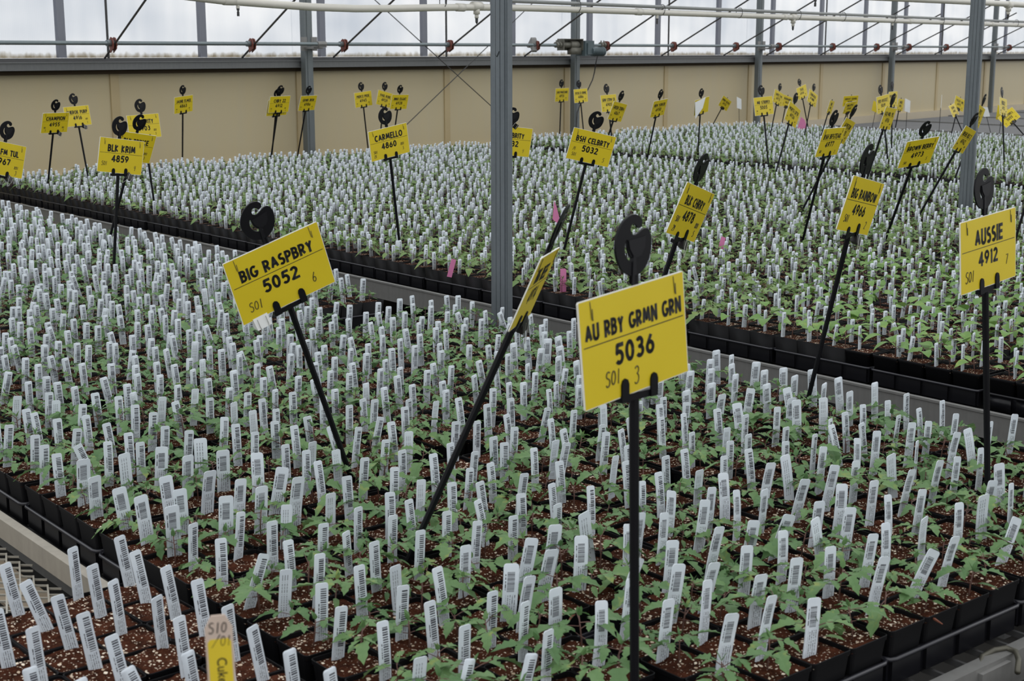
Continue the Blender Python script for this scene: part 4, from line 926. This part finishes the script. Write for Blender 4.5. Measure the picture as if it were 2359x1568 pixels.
FINE = {'raspbry', 'german', 'aussie', 'blkkrim', 'carmello', 'bsh', 'rainbow', 'chrry', 'brown', 'bfsteak', 'champion', 'cherok', 'celeb', 'blkprince', 'fmtul', 'edge'}
def sign(key, l1, l2, p, hashead, label, hand=(), clip=None, white=False, extra=None):
    X, Y, lx, ly, psi, sd, rho = p
    a = np.array([lx, ly, 1.0]); a /= np.linalg.norm(a); w = np.array([math.cos(psi), math.sin(psi), 0]); w -= a * np.dot(a, w); w /= np.linalg.norm(w); yv = np.cross(a, w)
    mw = Matrix(((w[0], yv[0], a[0], X), (w[1], yv[1], a[1], Y), (w[2], yv[2], a[2], ZP - .004), (0, 0, 0, 1)))
    r = root('plant_sign', None, label, 'sign', 'yellow variety signs on black stakes', mw)
    o = link('stake', stake_me(sd + .004), r)
    zc = sd + .004
    if hashead:
        o = link('hook_head', head_me, r); o.location = (-.004, .0045, zc + .215 - .038)
        link('inner_pad', pad_me, o)
    cd = link('card', wcard_me if white else card_me, r); cd.location = (0, -.0004, zc); cd.rotation_euler = (0, -rho, 0)
    if l1 and not white:
        big = .031 if len(l1) <= 6 else .028 if len(l1) <= 8 else .0245 if len(l1) <= 11 else .0215
        t = link('name_lettering', text_me(l1, True, big, .188 if len(l1) > 12 else .168, M['ink'], 0, 1.0), cd); t.location = (0, -.0014, .0815)
        if key == 'fmtul' : t.location = (.0, -.0014, .0815)
        t = link('number_lettering', text_me(l2, True, .0275, .088, M['ink'], 0, 1.2), cd); t.location = (-.003, -.0014, .0435)
        mb = MB(); mb.box(-.097, .097, -.0013, -.0011, .0735, .0747); mb.build('ruled_line', M['ink'], cd)
        if key in FINE:
            for s in (-1, 1):
                mb = MB(); mb.tube([(s * .081, -.0014, .127), (s * .081 + .001, -.002, .106), (s * .081 + .003, -.002, .104), (s * .081 + .0035, -.0014, .118)], .0005, 5); mb.build('paper_clip', M['rod'], cd)
        if hand:
            for (tx, x, z, h) in hand:
                mb = MB(); handwrite(mb, tx, x, z, h, .00095 if key in FINE else .0008); mb.build('handwriting', M['pen'], cd)
    if clip:
        mb = MB(); cx_, cz_, ang, col = clip; binder(mb, cx_, cz_, ang); c = mb.build('binder_clip', [M['clipwhite'] if col == 'w' else M['clipblack'], M['wire']], None)
        c.matrix_world = mw @ Matrix.Translation((0, -.0004, zc)) @ Matrix.Rotation(-rho, 4, 'Y')
        tag(c, ('white' if col == 'w' else 'black') + ' binder clip gripping the sign ' + dict(raspbry='at the left centre', edge='seen edge on', blkkrim='in front of the left stack of three', fmtul='cut by the left frame edge', cherok='behind the far left pair', champion='in front at the far left pair', chrry='behind the nearest large sign', rainbow='right of centre', post_celeb='half hidden by the near post')[key], 'binder clip', 'binder clips on the signs')
    return r, cd, mw
HS = (('S01', -.08, .022, .017),)
HANDS = {'raspbry': (('S01', -.080, .018, .018), ('6', .058, .020, .019)), 'german': (('S01', -.062, .019, .018), ('3', -.008, .011, .021)), 'aussie': (('S01', -.086, .018, .020), ('7', .062, .030, .019)),
         'blkkrim': (('S01', -.086, .026, .016), ('4', .064, .016, .018)), 'blkprince': (('R01', .058, .036, .012), ('3', .062, .016, .013)), 'fmtul': (('R01', .058, .032, .012), ('3', .064, .010, .016)),
         'carmello': (('S01', -.086, .030, .012), ('25', -.086, .012, .012), ('R01', .058, .040, .012), ('5', .066, .020, .013)), 'bsh': (('M', -.082, .040, .017), ('S01', -.082, .018, .014), ('5', .066, .016, .018)),
         'chrry': (('S01', -.080, .034, .015), ('29', -.078, .010, .015), ('R01', .060, .034, .014), ('5', .066, .012, .016)), 'rainbow': (('S01', -.078, .022, .018), ('2', .060, .014, .018)),
         'brown': (('S01', -.076, .016, .013), ('5', .062, .020, .016)), 'bfsteak': (('S01', -.080, .018, .013), ('2', .062, .010, .015)), 'post_celeb': (('4', .062, .018, .016),),
         'champion': (('S01', -.084, .030, .010), ('3', -.074, .012, .012), ('R01', .056, .028, .011), ('3', .064, .010, .013)), 'cherok': (('R01', .060, .036, .012), ('5', .068, .014, .012)), 'celeb': (('R01', .058, .036, .012), ('5', .066, .016, .012))}
DEF = (('S01', -.082, .028, .009), ('4', -.078, .010, .010), ('R01', .058, .028, .009), ('5', .066, .010, .010))
CLIPS = {'raspbry': (-.066, -.004, .03, 'w'), 'edge': (.052, -.006, .3, 'k'), 'blkkrim': (.050, -.006, -.6, 'k'), 'fmtul': (.046, -.006, -.5, 'k'), 'cherok': (.046, -.006, -.5, 'k'), 'champion': (.046, -.004, -.6, 'k'),
         'chrry': (.038, -.008, -.2, 'k'), 'rainbow': (.044, -.010, -.25, 'k'), 'post_celeb': (-.002, CH + .002, 2.7, 'k')}
LAB = {'post_celeb': 'yellow sign half hidden behind the near steel post', 'edge': 'yellow sign seen almost edge on, leaning right in front of the near post', 'chry': 'yellow sign mostly hidden behind the sign reading 4949',
       'white': 'stake sign with white paper hanging over its yellow card, alone before the wall', 'offr': 'black stake leaning at the right frame edge above the sign reading 4912',
       'backa': 'small tilted yellow card clipped to a thin stake right of the white paper sign', 'backb': 'yellow card just right of the tilted sign with a hook, behind sign 4926', 'pine': 'squarish yellow card standing upright before the wall behind a tilted card',
       'pineb': 'tilted yellow card in front of the upright squarish one before the wall', 'narrow': 'narrow yellow card seen nearly edge on, left of the paired cards by the wall', 'peek': 'yellow card peeking out to the right behind the tall cluster reading 4916',
       'peekb': 'pale yellow card leaning left, nearest the far channel post on its left side', 'peekc': 'bright yellow card behind the pale one, left of the far channel post', 'tan': 'yellow sign with hook tilted right, just right of sign 5005',
       'taxi': 'small yellow sign highest of the cluster, tilted left, behind sign 4926', 'sungold': 'yellow sign tilted right, right of the highest small sign in the cluster', 'mapston': 'yellow sign leaning strongly right behind the sign reading 4977',
       'rough': 'yellow sign upright behind the sign reading 4916 and its hook', 'kst': 'slanted yellow sign with hook just right of the far channel post', 'thin': 'narrow upright yellow sign on a long stake near the right frame edge',
       'jnno': 'yellow sign numbered 4928 right of two others above the sign reading 4860'}
SL = {'jaune': 'standing alone before the tan wall left of the second wall post', 'champion': 'at the far left, the left one of an overlapping pair', 'cherok': 'at the far left, behind and right of its twin',
  'celeb': 'behind two other cards at the left, partly covered by a black hook', 'blkprince': 'second in the stack of three cards at the left', 'blkkrim': 'front one of the stack of three cards at the left',
  'fmtul': 'cut off by the left frame edge', 'gregs': 'left of the wall post, front one of a close pair', 'grwn': 'crossing in front of the second wall post', 'pierce': 'leftmost of three small signs before the wall',
  'paul': 'middle one of three small signs before the wall', 'carmello': 'left of the near steel post, in the middle bench front', 'raspbry': 'large, tilted left, with a white clip', 'sanm': 'just left of the motor post',
  'rose': 'just right of the motor post', 'grnstrw': 'behind and left of a darker tilted sign', 'zebra': 'tilted right, crossing stakes with the sign behind it', 'bsh': 'right of the near post, tilted right, pencilled M',
  'nyork': 'alone between the motor post and the white paper sign', 'stripey': 'upright in front of the third wall post', 'mortg': 'tilted right in front of a pink flag', 'bfsteak': 'right of centre, overlapping another leaning sign',
  'rocket': 'left one of the tight cluster at the right', 'gld': 'front one of the tight cluster at the right', 'rainbow': 'tall, right of centre, with a black clip', 'brown': 'wide and leaning right, left of the far channel post',
  'brshs': 'leaning strongly right across the far channel post', 'aussie': 'large, at the right frame edge', 'german': 'largest and nearest, at the centre bottom', 'chrry': 'behind the nearest sign, tilted right', 'fire': 'tilted left at the far right edge behind a stake'}
CARDS = {}
for key, l1, l2, p, hh in SIGNS:
    wht = key == 'offr'
    CARDS[key] = sign(key, l1, l2, p, bool(hh), LAB.get(key, 'yellow sign %s %s' % (l2, SL.get(key, ''))), HANDS.get(key, () if key in ('edge', 'white', 'offr') else DEF), CLIPS.get(key), wht)
# small clips holding the headless cards
for key in ('backa', 'backb', 'narrow', 'fire', 'peekb', 'peekc', 'pineb'):
    r, cd, mw = CARDS[key]; mb = MB(); mb.prism([(-.016, -.016), (.016, -.016), (.013, .02), (-.013, .02)], .014, (0, 0, 0)); o = mb.build('card_grip', M['clipblack'], r); o.location = cd.location
r, cd, mw = CARDS['white']
mb = MB(); mb.add([(-.115, -.012, .118), (.045, -.003, .131), (-.01, -.02, .055), (-.125, -.035, -.012), (-.115, -.011, .1185), (.045, -.002, .1315), (-.01, -.019, .0555), (-.125, -.034, -.0115)],
                  [(0, 3, 2, 1), (4, 5, 6, 7), (0, 1, 5, 4), (1, 2, 6, 5), (2, 3, 7, 6), (3, 0, 4, 7)]); mb.build('paper_sheet', M['white'], cd)

# white marker cards on thin stakes
def marker(px, py, cw, ch, hgt, lean, yaw, label, mat='white'):
    g_ = gp(px, py, ZP); r = root('marker_card', g_, label, 'marker', 'plain marker cards'); r.rotation_euler = (0, lean, yaw)
    MB().tube([(0, 0, -.06), (0, 0, hgt)], .0028, 6).build('stake', M['stake'], r)
    MB().prism([(-cw / 2, hgt - .01), (cw / 2, hgt - .03), (cw / 2, hgt + ch - .03), (-cw / 2, hgt + ch)], .003, (0, -.004, 0)).build('card', M[mat], r)
marker(1703, 290, .06, .12, .22, -.05, -.3, 'small plain white marker on a thin stake right of the tilted yellow card')
marker(2087, 300, .085, .13, .22, .0, -.1, 'plain white marker card right of the cluster reading 4916')
marker(2163, 306, .02, .14, .27, .22, .55, 'very narrow white marker edge on, left of the far channel post')
marker(2284, 313, .07, .10, .23, -.35, -.4, 'white marker card just right of the far channel post')
marker(2008, 300, .12, .10, .22, .2, -.2, 'yellow marker card peeking out left of sign 5019', 'yellow')
marker(2230, 306, .14, .13, .22, -.05, -.2, 'yellow marker card just left of the far channel post, partly hidden by it', 'yellow')
marker(2300, 320, .14, .13, .2, .1, -.3, 'yellow marker card low behind the narrow sign near the right edge', 'yellow')
# pink flags
def flag(px, py, pts, wire, label, yaw=.7, lean=0):
    g_ = gp(px, py, ZP); r = root('pink_flag', g_, label, 'flag', 'pink flags and tags'); r.rotation_euler = (0, lean, yaw)
    if wire: MB().tube([(0, 0, -.05), (0, 0, wire)], .0012, 5).build('wire', M['rod'], r)
    MB().prism(pts, .001, (0, -.0015, 0)).build('flag_sheet', M['pink'], r)
flag(1288, 590, [(-.024, .16), (.014, .125), (.005, .165), (-.006, .215), (-.015, .24)], .24, 'pink pointed flag hanging right of the near post', -.75, -.03)
flag(1657, 592, [(-.010, .04), (.012, .035), (.016, .085), (-.002, .09)], .07, 'small pink tag below the sign reading 4878', -.8, .1)
flag(1297, 668, [(-.012, -.01), (.012, -.01), (.012, .075), (.006, .08), (-.012, .08)], 0, 'pink plastic label in the front tray right of the near post', -.3)
flag(1036, 632, [(-.010, -.01), (.010, -.01), (.012, .062), (-.008, .062)], 0, 'faded pink label in the front tray left of the near post', -.3, .25)
flag(1846, 306, [(-.05, .02), (.06, .05), (.03, .14), (-.01, .17)], .16, 'bright pink flag behind the sign reading 4926', -.8, .0)

# wooden stake label at the lower left
g_ = np.array([.566, 1.09, ZP])
r = root('wooden_label', g_, 'wide pale wooden plant stake with a yellow sticker at the lower left', 'plant stake'); r.rotation_euler = (0, -.02, -.45)
L = .0; 
def zat(py, px=500):
    dd = RC.T @ np.array([px - CX, py - CY, FPX]); k = math.hypot(g_[0], g_[1]) / math.hypot(dd[0], dd[1]); return CAM_H + dd[2] * k - ZP
ZT = zat(1416)
WS = .0245
MB().prism([(-WS / 2, -.05), (WS / 2, -.05), (WS / 2, ZT - .012), (WS / 4, ZT), (-WS / 4, ZT), (-WS / 2, ZT - .012)], .002, (0, 0, 0)).build('stick', M['wood'], r)
zs = zat(1470); mb = MB(); mb.prism([(-WS * .42, zs - .16), (WS * .42, zs - .16), (WS * .42, zs - .003), (WS * .32, zs), (-WS * .32, zs), (-WS * .42, zs - .003)], .0004, (0, -.0013, 0)); stk = mb.build('yellow_sticker', M['stick_yellow'], r)
t = link('sticker_lettering', text_me('Cuke M', True, .0085, .2, M['ink'], 0, .95), stk); t.rotation_euler = (0, math.pi / 2, 0); t.location = (-.003, -.0017, zs - .036)
mb = MB(); handwrite(mb, 'S10', -.009, ZT - .0165, .010, .0005); handwrite(mb, '01', .0005, ZT - .029, .0095, .0005); mb.tube([(-.007, -.0012, ZT - .030), (.001, -.0012, ZT - .018)], .0005, 5); mb.build('handwriting', M['ink'], r)

# loose bark chips on the soil
for k, (px, py, a) in enumerate(((1318, 1424, .5), (2155, 1430, 1.3), (1090, 1332, .3))):
    g_ = gp(px, py, ZS); o = MB().tube([(-.016, 0, .002), (0, .001, .004), (.016, 0, .002)], [.001, .0022, .0008], 5).build('bark_chip', M['bark']); o.location = (g_[0], g_[1], ZS - .001); o.rotation_euler = (0, 0, a)
    tag(o, ['reddish bark chip lying on soil left of the sign stake reading 5036', 'thin bark sliver on soil near the lower right corner', 'small bark chip beside the leaning stake at the centre bottom'][k], 'bark chip', 'bark chips')
bpy.context.view_layer.update()
